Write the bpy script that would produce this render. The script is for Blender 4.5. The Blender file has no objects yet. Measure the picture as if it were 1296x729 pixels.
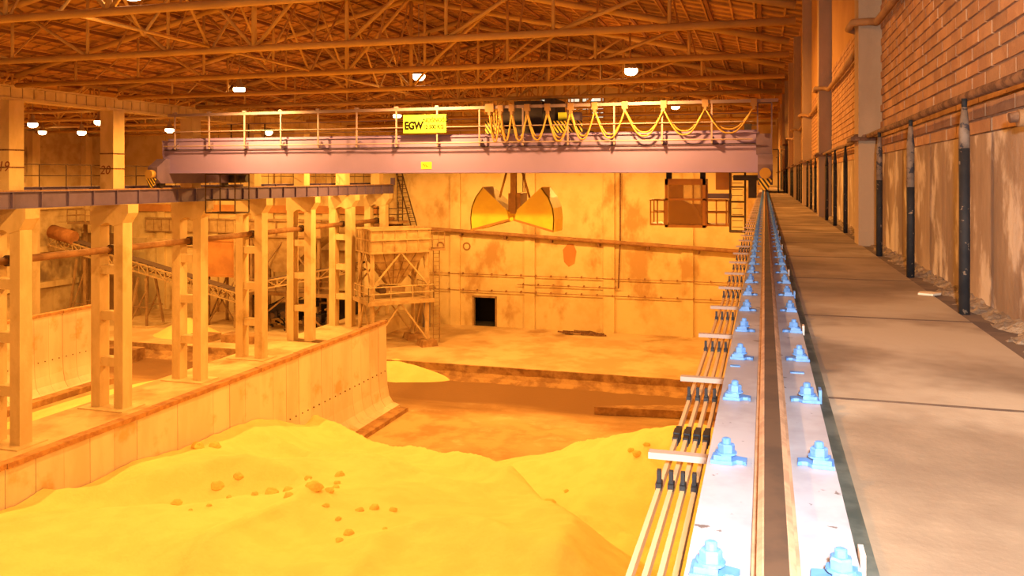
import bpy, math, random
from mathutils import Vector, Matrix, noise
random.seed(7)
scene = bpy.context.scene
C = scene.collection
R = math.radians

# ---------------------------------------------------------------- camera, world, light, exposure
# heights below are written relative to the eye level; everything is lifted by LIFT at the end so the pit floor is z = 0
LIFT = 13.6
cam_d = bpy.data.cameras.new('camera'); cam = bpy.data.objects.new('camera', cam_d); C.objects.link(cam)
cam.location = (0, 0, 0)
cam.rotation_euler = (R(90), 0, math.atan(320 / 1060))
cam_d.sensor_width = 36.0
cam_d.lens = 36.0 * 1060 / 1296
cam_d.shift_y = -(364.5 - 225) / 1296
cam_d.clip_start = 0.05; cam_d.clip_end = 300
scene.camera = cam

world = bpy.data.worlds.new('world'); scene.world = world; world.use_nodes = True
world.node_tree.nodes['Background'].inputs[0].default_value = (0.9, 0.75, 0.6, 1)
world.node_tree.nodes['Background'].inputs[1].default_value = 0.05

scene.view_settings.view_transform = 'Standard'
scene.view_settings.look = 'None'
scene.view_settings.gamma = 1.0
scene.view_settings.use_curve_mapping = False
scene.view_settings.exposure = 0.18
SODIUM = (1.0, 0.45, 0.095)
LAMP_W = 4200.0
LAMP_LEFT_W = 3200.0

# the photographer's flash gun, just above the lens
fl = bpy.data.lights.new('flash_gun', 'POINT'); fl.energy = 950; fl.color = (0.90, 0.95, 1.0); fl.shadow_soft_size = 0.05
flo = bpy.data.objects.new('flash_gun', fl); C.objects.link(flo); flo.location = (0.10, -0.25, 0.28)

# ---------------------------------------------------------------- helpers
BASE = {}
def V(*a): return Vector(a)

class MB:
    def __init__(s): s.v = []; s.f = []
    def add(s, vs, fs):
        n = len(s.v); s.v += [tuple(q) for q in vs]; s.f += [tuple(i + n for i in f) for f in fs]; return s
    def box(s, x0, x1, y0, y1, z0, z1):
        return s.add([(x0,y0,z0),(x1,y0,z0),(x1,y1,z0),(x0,y1,z0),(x0,y0,z1),(x1,y0,z1),(x1,y1,z1),(x0,y1,z1)],
                     [(3,2,1,0),(4,5,6,7),(0,1,5,4),(1,2,6,5),(2,3,7,6),(3,0,4,7)])
    def bar(s, p, q, w, h=None, up=(0,0,1)):
        p = Vector(p); q = Vector(q); h = h or w
        d = (q - p).normalized(); u = Vector(up)
        if abs(d.dot(u)) > 0.98: u = Vector((0,1,0))
        a = d.cross(u).normalized() * (w/2); b = a.cross(d).normalized() * (h/2)
        vs = [p-a-b, p+a-b, p+a+b, p-a+b, q-a-b, q+a-b, q+a+b, q-a+b]
        return s.add(vs, [(0,1,2,3),(7,6,5,4),(1,0,4,5),(2,1,5,6),(3,2,6,7),(0,3,7,4)])
    def tube(s, p, q, r, n=8, r2=None, cap=True):
        return s.path([p, q], [r, r if r2 is None else r2], n, cap)
    def path(s, pts, r, n=8, cap=True):
        pts = [Vector(p) for p in pts]; k = len(pts)
        rs = r if isinstance(r, (list, tuple)) else [r]*k
        vs = []; a = None
        for i, p in enumerate(pts):
            d = (pts[min(i+1,k-1)] - pts[max(i-1,0)]).normalized()
            if a is None:
                u = Vector((0,0,1)) if abs(d.z) < 0.95 else Vector((0,1,0))
                a = d.cross(u).normalized()
            else:
                a = (a - d*a.dot(d)).normalized()
            b = d.cross(a)
            for j in range(n):
                t = 2*math.pi*j/n
                vs.append(p + (a*math.cos(t) + b*math.sin(t))*rs[i])
        fs = []
        for i in range(k-1):
            for j in range(n):
                fs.append((i*n+j, i*n+(j+1)%n, (i+1)*n+(j+1)%n, (i+1)*n+j))
        if cap:
            fs.append(tuple(range(n-1,-1,-1))); fs.append(tuple(range((k-1)*n, k*n)))
        return s.add(vs, fs)
    def prism(s, poly, plane, a0, a1):
        def P(u, w, a): return {'xz':(u,a,w),'yz':(a,u,w),'xy':(u,w,a)}[plane]
        n = len(poly)
        vs = [P(u,w,a0) for u,w in poly] + [P(u,w,a1) for u,w in poly]
        fs = [tuple(range(n)), tuple(range(2*n-1,n-1,-1))]
        for i in range(n):
            j = (i+1) % n; fs.append((j, i, n+i, n+j))
        return s.add(vs, fs)
    def lathe(s, prof, c=(0,0,0), n=16):
        vs = []; fs = []; k = len(prof)
        for r, z in prof:
            for j in range(n):
                t = 2*math.pi*j/n; vs.append((c[0]+r*math.cos(t), c[1]+r*math.sin(t), c[2]+z))
        for i in range(k-1):
            for j in range(n): fs.append((i*n+j, i*n+(j+1)%n, (i+1)*n+(j+1)%n, (i+1)*n+j))
        fs.append(tuple(range(n-1,-1,-1))); fs.append(tuple(range((k-1)*n,k*n)))
        return s.add(vs, fs)
    def xf(s, m):
        s.v = [tuple(m @ Vector(q)) for q in s.v]; return s
    def mesh(s, name, m, smooth=False, base=(0,0,0)):
        me = bpy.data.meshes.new(name)
        b = base
        me.from_pydata([(x-b[0],y-b[1],z-b[2]) for x,y,z in s.v], [], s.f)
        import bmesh
        bm = bmesh.new(); bm.from_mesh(me); bmesh.ops.recalc_face_normals(bm, faces=bm.faces); bm.to_mesh(me); bm.free()
        if m: me.materials.append(m)
        if smooth: me.polygons.foreach_set('use_smooth', [len(p.vertices) <= 4 for p in me.polygons])
        me.update(); return me
    def build(s, name, m, parent=None, smooth=False, loc=None):
        if parent is not None:
            b = BASE[parent]
            o = bpy.data.objects.new(name, s.mesh(name, m, smooth, b)); o.parent = parent; BASE[o] = b
        else:
            if loc is None:
                xs = [q[0] for q in s.v]; ys = [q[1] for q in s.v]; zs = [q[2] for q in s.v]
                loc = ((min(xs)+max(xs))/2, (min(ys)+max(ys))/2, min(zs))
            o = bpy.data.objects.new(name, s.mesh(name, m, smooth, loc)); o.location = loc; BASE[o] = tuple(loc)
        C.objects.link(o); return o

def inst(me, name, parent, loc, rot=(0,0,0), scale=(1,1,1)):
    """a piece that shares its mesh; loc is in world coordinates"""
    o = bpy.data.objects.new(name, me); o.parent = parent; b = BASE[parent] if parent else (0,0,0)
    o.location = (loc[0]-b[0], loc[1]-b[1], loc[2]-b[2]); o.rotation_euler = rot; o.scale = scale
    C.objects.link(o); BASE[o] = tuple(loc); return o
def tag(o, label, cat, group=None, kind=None):
    if label: o['label'] = label
    if cat: o['category'] = cat
    if group: o['group'] = group
    if kind: o['kind'] = kind
    return o
def thing(name, label, cat, loc=(0,0,0), group=None, kind=None):
    o = bpy.data.objects.new(name, None); C.objects.link(o); o.location = loc; BASE[o] = tuple(loc)
    o.empty_display_size = 0.2
    return tag(o, label, cat, group, kind)
def copy_tree(o, parent=None):
    c = o.copy(); C.objects.link(c); c.parent = parent
    if o in BASE: BASE[c] = BASE[o]
    for ch in o.children: copy_tree(ch, c)
    return c
def place(o, loc, label=None):
    o.location = loc; BASE[o] = tuple(loc)
    if label: o['label'] = label
    return o
def to_mesh(q):
    """turn a text curve into a plain mesh object"""
    bpy.context.view_layer.update()
    me = bpy.data.meshes.new_from_object(q.evaluated_get(bpy.context.evaluated_depsgraph_get()))
    n = bpy.data.objects.new(q.name, me); C.objects.link(n); n.parent = q.parent
    n.location = q.location; n.rotation_euler = q.rotation_euler; n.scale = q.scale
    bpy.data.objects.remove(q); return n
ORD = ['first','second','third','fourth','fifth','sixth','seventh','eighth','ninth','tenth','eleventh','twelfth','thirteenth','fourteenth','fifteenth','sixteenth','seventeenth','eighteenth','nineteenth','twentieth','twenty-first','twenty-second','twenty-third','twenty-fourth']

def mat(name, c1, c2=None, scale=1.0, rough=0.8, metal=0.0, bump=0.0, bscale=None, stretch=(1,1,1), rnd=0.0, lo=0.4, hi=0.62, c3=None, s3=0.3, lo3=0.55, hi3=0.7, emit=None, es=1.0, st3=(1,1,1)):
    m = bpy.data.materials.new(name); m.use_nodes = True
    nt = m.node_tree; N = nt.nodes; L = nt.links; b = N['Principled BSDF']
    b.inputs['Roughness'].default_value = rough; b.inputs['Metallic'].default_value = metal
    b.inputs['Base Color'].default_value = (*c1, 1)
    if emit:
        b.inputs['Emission Color'].default_value = (*emit, 1); b.inputs['Emission Strength'].default_value = es
    geo = N.new('ShaderNodeNewGeometry')
    def nz(sc, st, det=5):
        mp = N.new('ShaderNodeMapping'); mp.inputs['Scale'].default_value = st
        n = N.new('ShaderNodeTexNoise'); n.inputs['Scale'].default_value = sc; n.inputs['Detail'].default_value = det; n.inputs['Roughness'].default_value = 0.6
        L.new(geo.outputs['Position'], mp.inputs['Vector']); L.new(mp.outputs[0], n.inputs['Vector']); return n
    def ramp(n, lo, hi):
        r = N.new('ShaderNodeMapRange'); r.inputs['From Min'].default_value = lo; r.inputs['From Max'].default_value = hi
        r.interpolation_type = 'SMOOTHSTEP'
        L.new(n.outputs['Fac'], r.inputs['Value']); return r.outputs['Result']
    col = None
    def mix(fac, a, bcol):
        x = N.new('ShaderNodeMix'); x.data_type = 'RGBA'
        if isinstance(a, tuple): x.inputs['A'].default_value = (*a, 1)
        else: L.new(a, x.inputs['A'])
        x.inputs['B'].default_value = (*bcol, 1); L.new(fac, x.inputs['Factor']); return x.outputs['Result']
    if c2:
        n = nz(scale, stretch); col = mix(ramp(n, lo, hi), c1, c2)
    if c3:
        n = nz(s3, st3); col = mix(ramp(n, lo3, hi3), col or c1, c3)
    if rnd:
        oi = N.new('ShaderNodeObjectInfo'); mr = N.new('ShaderNodeMapRange')
        mr.inputs['To Min'].default_value = 1-rnd; mr.inputs['To Max'].default_value = 1+rnd
        L.new(oi.outputs['Random'], mr.inputs['Value'])
        h = N.new('ShaderNodeHueSaturation'); L.new(mr.outputs[0], h.inputs['Value'])
        if col: L.new(col, h.inputs['Color'])
        else: h.inputs['Color'].default_value = (*c1, 1)
        col = h.outputs[0]
    if col: L.new(col, b.inputs['Base Color'])
    if bump:
        n = nz(bscale or scale*4, (1,1,1)); bp = N.new('ShaderNodeBump'); bp.inputs['Strength'].default_value = 1.0; bp.inputs['Distance'].default_value = bump
        L.new(n.outputs['Fac'], bp.inputs['Height']); L.new(bp.outputs[0], b.inputs['Normal'])
    return m

# ---------------------------------------------------------------- materials
M = {}
M['concrete'] = mat('concrete_column', (0.70,0.54,0.28), (0.60,0.45,0.22), 0.9, 0.9, bump=0.01, bscale=6, c3=(0.50,0.35,0.15), s3=0.5, stretch=(1,1,0.4))
M['backwall'] = mat('rendered_back_wall', (0.70,0.55,0.27), (0.60,0.45,0.20), 0.55, 0.95, bump=0.01, bscale=4, c3=(0.46,0.29,0.11), s3=0.35, lo3=0.53, hi3=0.66, lo=0.42, hi=0.68, st3=(1,1,0.6))
M['leftwall'] = mat('dusty_outer_wall', (0.62,0.48,0.25), (0.42,0.29,0.13), 0.4, 0.95, bump=0.01, c3=(0.22,0.15,0.08), s3=0.15, lo3=0.5, hi3=0.62)
M['plaster'] = mat('stained_plaster', (0.42,0.295,0.195), (0.25,0.16,0.10), 2.4, 0.95, bump=0.006, bscale=18, stretch=(1,1,0.35), c3=(0.62,0.50,0.39), s3=2.8, lo3=0.50, hi3=0.62, st3=(1,1,0.7), lo=0.35, hi=0.65)
M['upper'] = mat('upper_render', (0.46,0.24,0.08), (0.40,0.20,0.065), 1.0, 0.95, bump=0.004, bscale=12)
M['pilaster'] = mat('pilaster_concrete', (0.42,0.28,0.16), (0.33,0.215,0.12), 1.2, 0.95, bump=0.005, bscale=20, stretch=(1,1,0.3))
M['brick'] = mat('brick', (0.46,0.25,0.12), (0.37,0.185,0.085), 5.0, 0.95, bump=0.006, bscale=45, rnd=0.16)
M['mortar'] = mat('mortar', (0.31,0.19,0.11), (0.22,0.13,0.075), 6.0, 0.95, bump=0.006, bscale=40)
M['walk'] = mat('walkway_slab', (0.33,0.23,0.14), (0.18,0.115,0.065), 1.1, 0.95, bump=0.0012, bscale=40, c3=(0.44,0.34,0.23), s3=0.7, lo3=0.5, hi3=0.66, rnd=0.06, lo=0.35, hi=0.65)
M['walkjoint'] = mat('joint_dirt_shade', (0.16,0.10,0.06), (0.10,0.06,0.04), 6, 1.0)  # dirt in the joints; also colours the painted shade bands on the far walkway
M['rubble'] = mat('rubble_strip', (0.36,0.26,0.16), (0.20,0.14,0.09), 9, 1.0, bump=0.03, bscale=25)
M['plate'] = mat('galvanised_flange', (0.35,0.325,0.345), (0.27,0.24,0.255), 3.5, 0.55, metal=0.0, c3=(0.12,0.09,0.08), s3=16, lo3=0.64, hi3=0.67)
M['rail_top'] = mat('rail_running_face', (0.070,0.034,0.015), (0.045,0.022,0.010), 8, 0.75)
M['rail_side'] = mat('rail_rust', (0.42,0.24,0.13), (0.30,0.16,0.085), 14, 0.8)
M['bolt'] = mat('blue_zinc', (0.10,0.23,0.50), (0.075,0.18,0.42), 20, 0.4, metal=0.0)
M['darkgreen'] = mat('dark_edge_steel', (0.035,0.04,0.03), (0.09,0.09,0.07), 7, 0.7)
M['black'] = mat('black_paint', (0.007,0.006,0.007), (0.016,0.013,0.012), 9, 0.8, c3=(0.20,0.13,0.08), s3=26, lo3=0.63, hi3=0.66)
M['worn'] = mat('worn_pale_paint', (0.22,0.15,0.10), (0.14,0.09,0.055), 18, 0.8, c3=(0.04,0.03,0.03), s3=22, lo3=0.55, hi3=0.58)
M['rustpipe'] = mat('rusty_conduit', (0.10,0.042,0.018), (0.24,0.12,0.055), 14, 0.85, bump=0.004, bscale=40)
M['pipe'] = mat('painted_pipe', (0.34,0.18,0.07), (0.25,0.125,0.048), 2, 0.8)
M['copper'] = mat('conductor_bar', (0.80,0.55,0.28), None, 1, 0.5)
M['bracket'] = mat('galvanised_bracket', (0.55,0.42,0.34), None, 1, 0.45)
M['insul'] = mat('black_insulator', (0.02,0.018,0.018), None, 1, 0.5)
M['purple'] = mat('crane_paint', (0.29,0.23,0.60), (0.26,0.205,0.54), 0.25, 0.55)
M['purpledark'] = mat('crane_paint_dark', (0.16,0.12,0.26), (0.12,0.09,0.2), 0.8, 0.6)
M['runway'] = mat('runway_paint', (0.15,0.115,0.25), (0.12,0.09,0.2), 0.7, 0.6)
M['railing'] = mat('railing_paint', (0.36,0.28,0.35), None, 1, 0.45)
M['track'] = mat('festoon_track_steel', (0.26,0.20,0.27), None, 1, 0.4)
M['darksteel'] = mat('dark_steel', (0.10,0.055,0.03), (0.06,0.035,0.02), 3, 0.7)
M['machine'] = mat('machine_dark', (0.032,0.022,0.032), (0.018,0.013,0.018), 3, 0.6)
M['yellow'] = mat('sign_yellow', (0.60,0.72,0.06), None, 1, 0.8)
M['ink'] = mat('ink', (0.012,0.012,0.01), None, 1, 1.0); M['ink'].node_tree.nodes['Principled BSDF'].inputs['Specular IOR Level'].default_value = 0.0
M['grab'] = mat('grab_yellow', (0.80,0.62,0.05), (0.74,0.52,0.04), 0.9, 0.5)
M['grabdark'] = mat('grab_frame', (0.42,0.22,0.05), (0.34,0.17,0.04), 2, 0.6)
M['rope'] = mat('steel_rope', (0.22,0.13,0.07), None, 1, 0.7)
M['cable'] = mat('festoon_cable', (0.46,0.29,0.07), None, 1, 0.6)
M['carrier'] = mat('cable_carrier', (0.30,0.18,0.10), None, 1, 0.6)
M['cab'] = mat('cab_orange', (0.48,0.22,0.03), (0.42,0.18,0.025), 1.2, 0.5)
M['truss'] = mat('truss_paint', (0.58,0.36,0.10), (0.50,0.30,0.082), 0.8, 0.75)
M['deck'] = mat('roof_slab', (0.46,0.24,0.055), (0.34,0.17,0.038), 1.3, 0.95, stretch=(1,0.4,1), rnd=0.2, bump=0.03, bscale=5)
M['deckgap'] = mat('roof_void', (0.10,0.05,0.02), None, 1, 1.0)
M['purlin'] = mat('purlin_paint', (0.24,0.09,0.016), (0.19,0.07,0.013), 1, 0.85)
M['panel'] = mat('precast_panel', (0.80,0.64,0.45), (0.73,0.56,0.37), 0.7, 0.9, rnd=0.06, c3=(0.60,0.43,0.20), s3=0.6, stretch=(1,1,0.3))
M['coping'] = mat('coping_rusty', (0.50,0.27,0.09), (0.36,0.17,0.06), 3, 0.9, bump=0.03, bscale=8)
M['floor'] = mat('upper_floor', (0.66,0.50,0.25), (0.52,0.36,0.16), 0.35, 0.95, c3=(0.40,0.24,0.09), s3=0.2, bump=0.02, bscale=3)
M['step'] = mat('step_face', (0.45,0.27,0.10), (0.28,0.15,0.055), 1.2, 0.95, bump=0.06, bscale=3)
M['sand'] = mat('pale_sand', (0.83,0.69,0.25), (0.80,0.645,0.225), 1.0, 1.0, bump=0.02, bscale=9)
M['clod'] = mat('sand_clod', (0.80,0.58,0.15), (0.74,0.50,0.13), 6, 1.0, bump=0.04, bscale=10)
M['hopper'] = mat('hopper_paint', (0.52,0.37,0.17), (0.42,0.28,0.12), 1.5, 0.8, c3=(0.32,0.19,0.075), s3=0.9)
M['steel'] = mat('plant_steel', (0.36,0.23,0.10), (0.26,0.155,0.065), 1.5, 0.8)
M['belt'] = mat('rubber_belt', (0.14,0.09,0.06), None, 1, 0.8)
M['orange'] = mat('orange_sheet', (0.55,0.26,0.07), (0.46,0.20,0.055), 0.6, 0.8)
M['bulkhead'] = mat('stained_bulkhead', (0.30,0.19,0.08), (0.20,0.12,0.05), 0.4, 0.95, c3=(0.40,0.27,0.12), s3=0.3)
M['drum'] = mat('rusty_drum', (0.36,0.16,0.05), (0.26,0.11,0.035), 1.5, 0.85)
M['legpaint'] = mat('leg_paint', (0.60,0.44,0.21), (0.50,0.35,0.16), 2, 0.8)
M['lampbody'] = mat('lamp_housing', (0.35,0.25,0.15), None, 1, 0.5)
M['bulb'] = mat('sodium_bulb', (1,0.8,0.5), None, 1, 0.5, emit=(1.0,0.72,0.36), es=26)
M['pane'] = mat('daylight_pane', (0.6,0.65,0.55), None, 1, 0.3, emit=(0.75,0.8,0.62), es=0.9)
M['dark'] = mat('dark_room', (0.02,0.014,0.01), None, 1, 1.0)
M['mark'] = mat('red_paint_mark', (0.25,0.07,0.03), None, 1, 0.8)
M['bin'] = mat('bin_grey', (0.25,0.21,0.20), None, 1, 0.6)
def glass_mat():
    m = bpy.data.materials.new('cab_glass'); m.use_nodes = True; b = m.node_tree.nodes['Principled BSDF']
    b.inputs['Base Color'].default_value = (0.50,0.28,0.08,1); b.inputs['Roughness'].default_value = 0.15
    b.inputs['Alpha'].default_value = 0.40; return m
M['glass'] = glass_mat()
def stripe_mat():
    m = bpy.data.materials.new('hazard_stripes'); m.use_nodes = True; nt = m.node_tree; N = nt.nodes; L = nt.links; b = N['Principled BSDF']
    g = N.new('ShaderNodeNewGeometry'); mp = N.new('ShaderNodeMapping'); mp.inputs['Rotation'].default_value = (0, R(35), 0)
    w = N.new('ShaderNodeTexWave'); w.inputs['Scale'].default_value = 2.2; w.bands_direction = 'X'
    r = N.new('ShaderNodeValToRGB'); r.color_ramp.interpolation = 'CONSTANT'
    r.color_ramp.elements[0].color = (0.02,0.02,0.02,1); r.color_ramp.elements[1].position = 0.5; r.color_ramp.elements[1].color = (0.75,0.55,0.08,1)
    L.new(g.outputs['Position'], mp.inputs['Vector']); L.new(mp.outputs[0], w.inputs['Vector']); L.new(w.outputs['Fac'], r.inputs[0]); L.new(r.outputs[0], b.inputs['Base Color']); return m
M['stripe'] = stripe_mat()
def pit_mat():
    """pit floor: pale dust with a dark damp track that wheel loaders have left along the step"""
    m = mat('pit_floor', (0.60,0.40,0.16), (0.44,0.26,0.09), 0.5, 0.95, c3=(0.70,0.54,0.26), s3=0.25, lo3=0.5, hi3=0.66, bump=0.03, bscale=4)
    nt = m.node_tree; N = nt.nodes; L = nt.links; b = N['Principled BSDF']
    src = b.inputs['Base Color'].links[0].from_socket
    g = N.new('ShaderNodeNewGeometry'); sp = N.new('ShaderNodeSeparateXYZ'); L.new(g.outputs['Position'], sp.inputs[0])
    mp = N.new('ShaderNodeMapping'); mp.inputs['Scale'].default_value = (0.12,0.5,1); n = N.new('ShaderNodeTexNoise'); n.inputs['Scale'].default_value = 1.0; n.inputs['Detail'].default_value = 6
    L.new(g.outputs['Position'], mp.inputs[0]); L.new(mp.outputs[0], n.inputs['Vector'])
    a = N.new('ShaderNodeMath'); a.operation = 'MULTIPLY_ADD'; a.inputs[1].default_value = 7.0; L.new(n.outputs['Fac'], a.inputs[0]); L.new(sp.outputs['Y'], a.inputs[2])
    r = N.new('ShaderNodeMapRange'); r.interpolation_type = 'SMOOTHSTEP'; r.inputs['From Min'].default_value = 47.5; r.inputs['From Max'].default_value = 52.0
    L.new(a.outputs[0], r.inputs['Value'])
    x = N.new('ShaderNodeMix'); x.data_type = 'RGBA'; x.inputs['B'].default_value = (0.24,0.125,0.04,1)
    L.new(r.outputs[0], x.inputs['Factor']); L.new(src, x.inputs['A']); L.new(x.outputs['Result'], b.inputs['Base Color'])
    return m
M['pit'] = pit_mat()

# ---------------------------------------------------------------- the setting
XL = -62.0; YB = 68.0; YN = -8.0
UP = -12.7; PIT = -13.6; PLI = -11.5
def struct(o, label=None): o['kind'] = 'structure'; return o
o = MB().box(XL, 1.3, YN, 53.5, PIT-0.4, PIT).build('floor', M['pit'], loc=(-30,20,PIT)); tag(o, 'sandy pit floor with a dark damp wheel track below the step', 'floor', kind='structure')
o = MB().box(XL, 1.3, 53.5, YB, PIT-0.4, UP).build('floor', M['floor'], loc=(-30,60,UP)); tag(o, 'dusty raised concrete floor in front of the back wall', 'floor', kind='structure')
# broken edge of the raised floor
st = MB()
pts = []
for i in range(71):
    x = XL + 62*i/70
    pts.append((x, 53.5 - 0.12 - 0.18*noise.noise((x*0.7,3,1)) , 0))
vs = []; fs = []
for i,(x,y,z) in enumerate(pts):
    rows = [(x, 53.55, UP+0.012), (x, y, UP+0.012), (x, y-0.05-0.15*noise.noise((x*1.3,0,2)), (UP+PIT)/2+0.1*noise.noise((x,5,5))), (x, y-0.25-0.35*abs(noise.noise((x*0.8,9,2))), PIT+0.2), (x, y-0.7-0.6*abs(noise.noise((x*0.5,1,7))), PIT)]
    vs += rows
for i in range(70):
    for j in range(4): fs.append((i*5+j,(i+1)*5+j,(i+1)*5+j+1,i*5+j+1))
st.add(vs, fs); o = st.build('trim_1', M['step'], loc=(-30,53.5,PIT)); tag(o, 'crumbling brown concrete step edge between pit and raised floor', 'step', kind='structure')

# back wall with a doorway
bw = thing('wall_back', 'tall stained rendered back wall behind the crane', 'wall', (-30,YB,PIT), kind='structure')
w = MB(); DX0, DX1, DZ1 = -24.0, -21.95, -10.2
w.box(XL, DX0, YB, YB+0.5, PIT, 9); w.box(DX1, 1.6, YB, YB+0.5, PIT, 9); w.box(DX0, DX1, YB, YB+0.5, DZ1, 9)
w.build('render', M['backwall'], bw)
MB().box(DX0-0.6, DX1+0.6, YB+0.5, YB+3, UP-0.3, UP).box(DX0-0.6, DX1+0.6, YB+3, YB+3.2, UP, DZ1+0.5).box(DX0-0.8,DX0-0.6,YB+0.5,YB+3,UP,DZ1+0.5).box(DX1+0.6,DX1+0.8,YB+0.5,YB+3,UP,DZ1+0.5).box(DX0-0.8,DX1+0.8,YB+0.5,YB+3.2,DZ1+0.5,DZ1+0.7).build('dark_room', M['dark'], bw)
for x in (-56.0,-50,-44,-38,-31.4,-25.6,-18.93,-12.2,-5.9):
    MB().box(x-0.45, x+0.45, YB-0.22, YB, UP, 4.2).build('pilaster', M['backwall'], bw)
# frame of the doorway
MB().box(DX0-0.08,DX0+0.06,YB-0.06,YB+0.3,UP,DZ1).box(DX1-0.06,DX1+0.08,YB-0.06,YB+0.3,UP,DZ1).box(DX0-0.08,DX1+0.08,YB-0.06,YB+0.3,DZ1-0.06,DZ1+0.1).build('door_frame', M['steel'], bw)
# round stain and vent rings are small covers on the wall
for x,z in ((-27.0,-5.9),(-24.6,-5.9)):
    MB().path([(x+0.3*math.cos(t),YB-0.05,z+0.3*math.sin(t)) for t in [k*math.pi/8 for k in range(17)]],0.06,6).build('vent_ring', M['pipe'], bw)
MB().prism([(-16.1,-6.0),(-15.7,-5.5),(-15.2,-5.5),(-14.95,-6.1),(-15.1,-7.1),(-15.6,-7.4),(-16.0,-7.0)],'xz',YB-0.03,YB).build('patch', M['orange'], bw)

# left bay outer wall with columns and daylight slits
lw = thing('wall_left', 'far outer wall of the second bay with pale piers', 'wall', (XL,30,PIT), kind='structure')
MB().box(XL-0.4, XL, YN, YB+0.5, PIT, 9).build('render', M['leftwall'], lw)
for k in range(9):
    y = 16.5+6*k
    MB().box(XL, XL+0.6, y-0.4, y+0.4, UP, 4.1).build('pier', M['concrete'], lw)
for z in (-9.6,-6.4,-2.6):
    MB().box(XL, XL+0.3, YN, YB, z-0.25, z+0.25).build('wall_beam', M['concrete'], lw)
for y,z0,z1 in ((50.7,-11.6,-8.0),):
    MB().box(XL+0.02, XL+0.06, y-0.16, y+0.16, z0, z1).build('window_slit', M['pane'], lw)
o = MB().box(XL, 1.6, YN-0.4, YN, PIT, 9).build('wall_near', M['leftwall'], loc=(-30,YN,PIT)); tag(o,'plain end wall behind the photographer','wall',kind='structure')

# right wall
WX = 1.05; PIPE_Z = 0.39; PB = 8.75; PP = 6.12
rw = thing('wall_right', 'brick and plaster side wall beside the walkway', 'wall', (WX,30,PIT), kind='structure')
MB().box(WX, WX+0.4, YN, YB+0.5, PIT, 0.22).build('plaster', M['plaster'], rw)
MB().box(WX, WX+0.4, YN, YB+0.5, 1.78, 9).build('upper_render', M['upper'], rw)
MB().box(WX+0.006, WX+0.4, YN, YB+0.5, 0.22, 1.78).build('mortar_bed', M['mortar'], rw)
MB().box(0.15, WX, YN, YB+0.5, PIT, -1.4).build('lower_wall', M['backwall'], rw)
pil_y = [PB + PP*k for k in range(10)]
for y in pil_y + [PB-PP]:
    MB().box(WX-0.20, WX+0.02, y-0.20, y+0.17, -0.66, 4.3).build('pilaster', M['pilaster'], rw)
    MB().box(WX-0.27, WX, y-0.26, y+0.2, 0.35, 0.385).build('bearing_plate', M['rustpipe'], rw)
bl, bh, bp, bc = 0.252, 0.066, 0.264, 0.0780
bm_ = MB().box(-0.004, 0.10, -bl/2, bl/2, -bh/2, bh/2)
brick_meshes = []
for k in range(4):
    q = MB(); r = random.Random(k)
    q.box(-0.004-0.004*k/3, 0.10, -bl/2+0.002*r.random(), bl/2-0.004*r.random(), -bh/2+0.003*r.random(), bh/2-0.003*r.random())
    brick_meshes.append(q.mesh('brick', M['brick']))
nb = 0; far = MB()
for row in range(20):
    z = 0.22 + bc*(row+0.5)
    if z > 1.77: break
    for bay in range(6):
        y0 = PB-PP+0.17+PP*bay if bay else PB-PP+0.17
        y1 = y0+PP-0.37
        n = int((y1-y0)/bp)
        for k in range(n+1):
            y = y0 + bp*(k+0.5*(row%2))
            if y > y1-0.02: continue
            if bay == 0:
                d = y*0.957-0.305; top = 225*d/1060
                px = 648+1060*(WX*0.957+y*0.289)/(y*0.957-WX*0.289)
                if z > top+0.1 or px > 1310:
                    far.box(WX-0.004,WX+0.1,y-bl/2,y+bl/2,z-bh/2,z+bh/2); continue
                if nb < 300:
                    inst(random.choice(brick_meshes), 'brick', rw, (WX, y, z)); nb += 1; continue
            if bay > 3 and row % 1: continue
            e = 0.004*random.random()
            far.box(WX-0.002-e,WX+0.1,max(y0,y-bl/2),min(y1,y+bl/2),z-bh/2,z+bh/2)
o = far.build('brick_courses', M['brick'], rw); o['kind'] = 'stuff'
MB().box(WX, WX+0.4, PB+PP*5+0.2, YB, 0.22, 1.78).build('far_render', M['upper'], rw)

# roof: slabs, purlins
SL = 0.225; EZ = 4.62; RIDGE = [(-15.2, 16.3), (-46.6, 15.4)]
def roof_z(x):
    if x > -31.4: return EZ + SL*(16.4 - abs(x+15.2))
    return EZ + SL*(15.6 - abs(x+46.6))
ce = thing('ceiling', 'sloping roof of brown slabs above the trusses', 'roof', (-30,30,EZ), kind='structure')
ang = math.atan(SL)
slb = MB().box(-0.74/math.cos(ang), 0.74/math.cos(ang), -2.97, 2.97, 0, 0.1)
for x in (-0.70,-0.02,0.66): slb.box(x, x+0.06, -2.97, 2.97, -0.10, 0.0)
for k in range(9): slb.box(-0.74, 0.74, -2.97+0.73*k, -2.91+0.73*k, -0.07, 0.0)
slab = slb.mesh('roof_slab', M['deck'])
rest = MB()
for bay, (xc, half) in enumerate(RIDGE):
    for sgn in (1,-1):
        for k in range(11):
            x = xc + sgn*(0.75+1.5*k)
            if abs(x-xc) > half+0.2: continue
            for j in range(13):
                y = YN + 3.5 + 6*j - 3.0+0.0
                z = roof_z(x)
                if bay == 0 and j >= 2:
                    inst(slab, 'roof_slab', ce, (x, y, z), (0, sgn*ang, 0))
                else:
                    m4 = Matrix.Translation((x,y,z)) @ Matrix.Rotation(sgn*ang,4,'Y')
                    q = MB().box(-0.74/math.cos(ang),0.74/math.cos(ang),-2.97,2.97,0,0.1).xf(m4); rest.add(q.v,q.f)
o = rest.build('roof_slab', M['deck'], ce); o['kind'] = 'stuff'
bk = MB()
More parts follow.
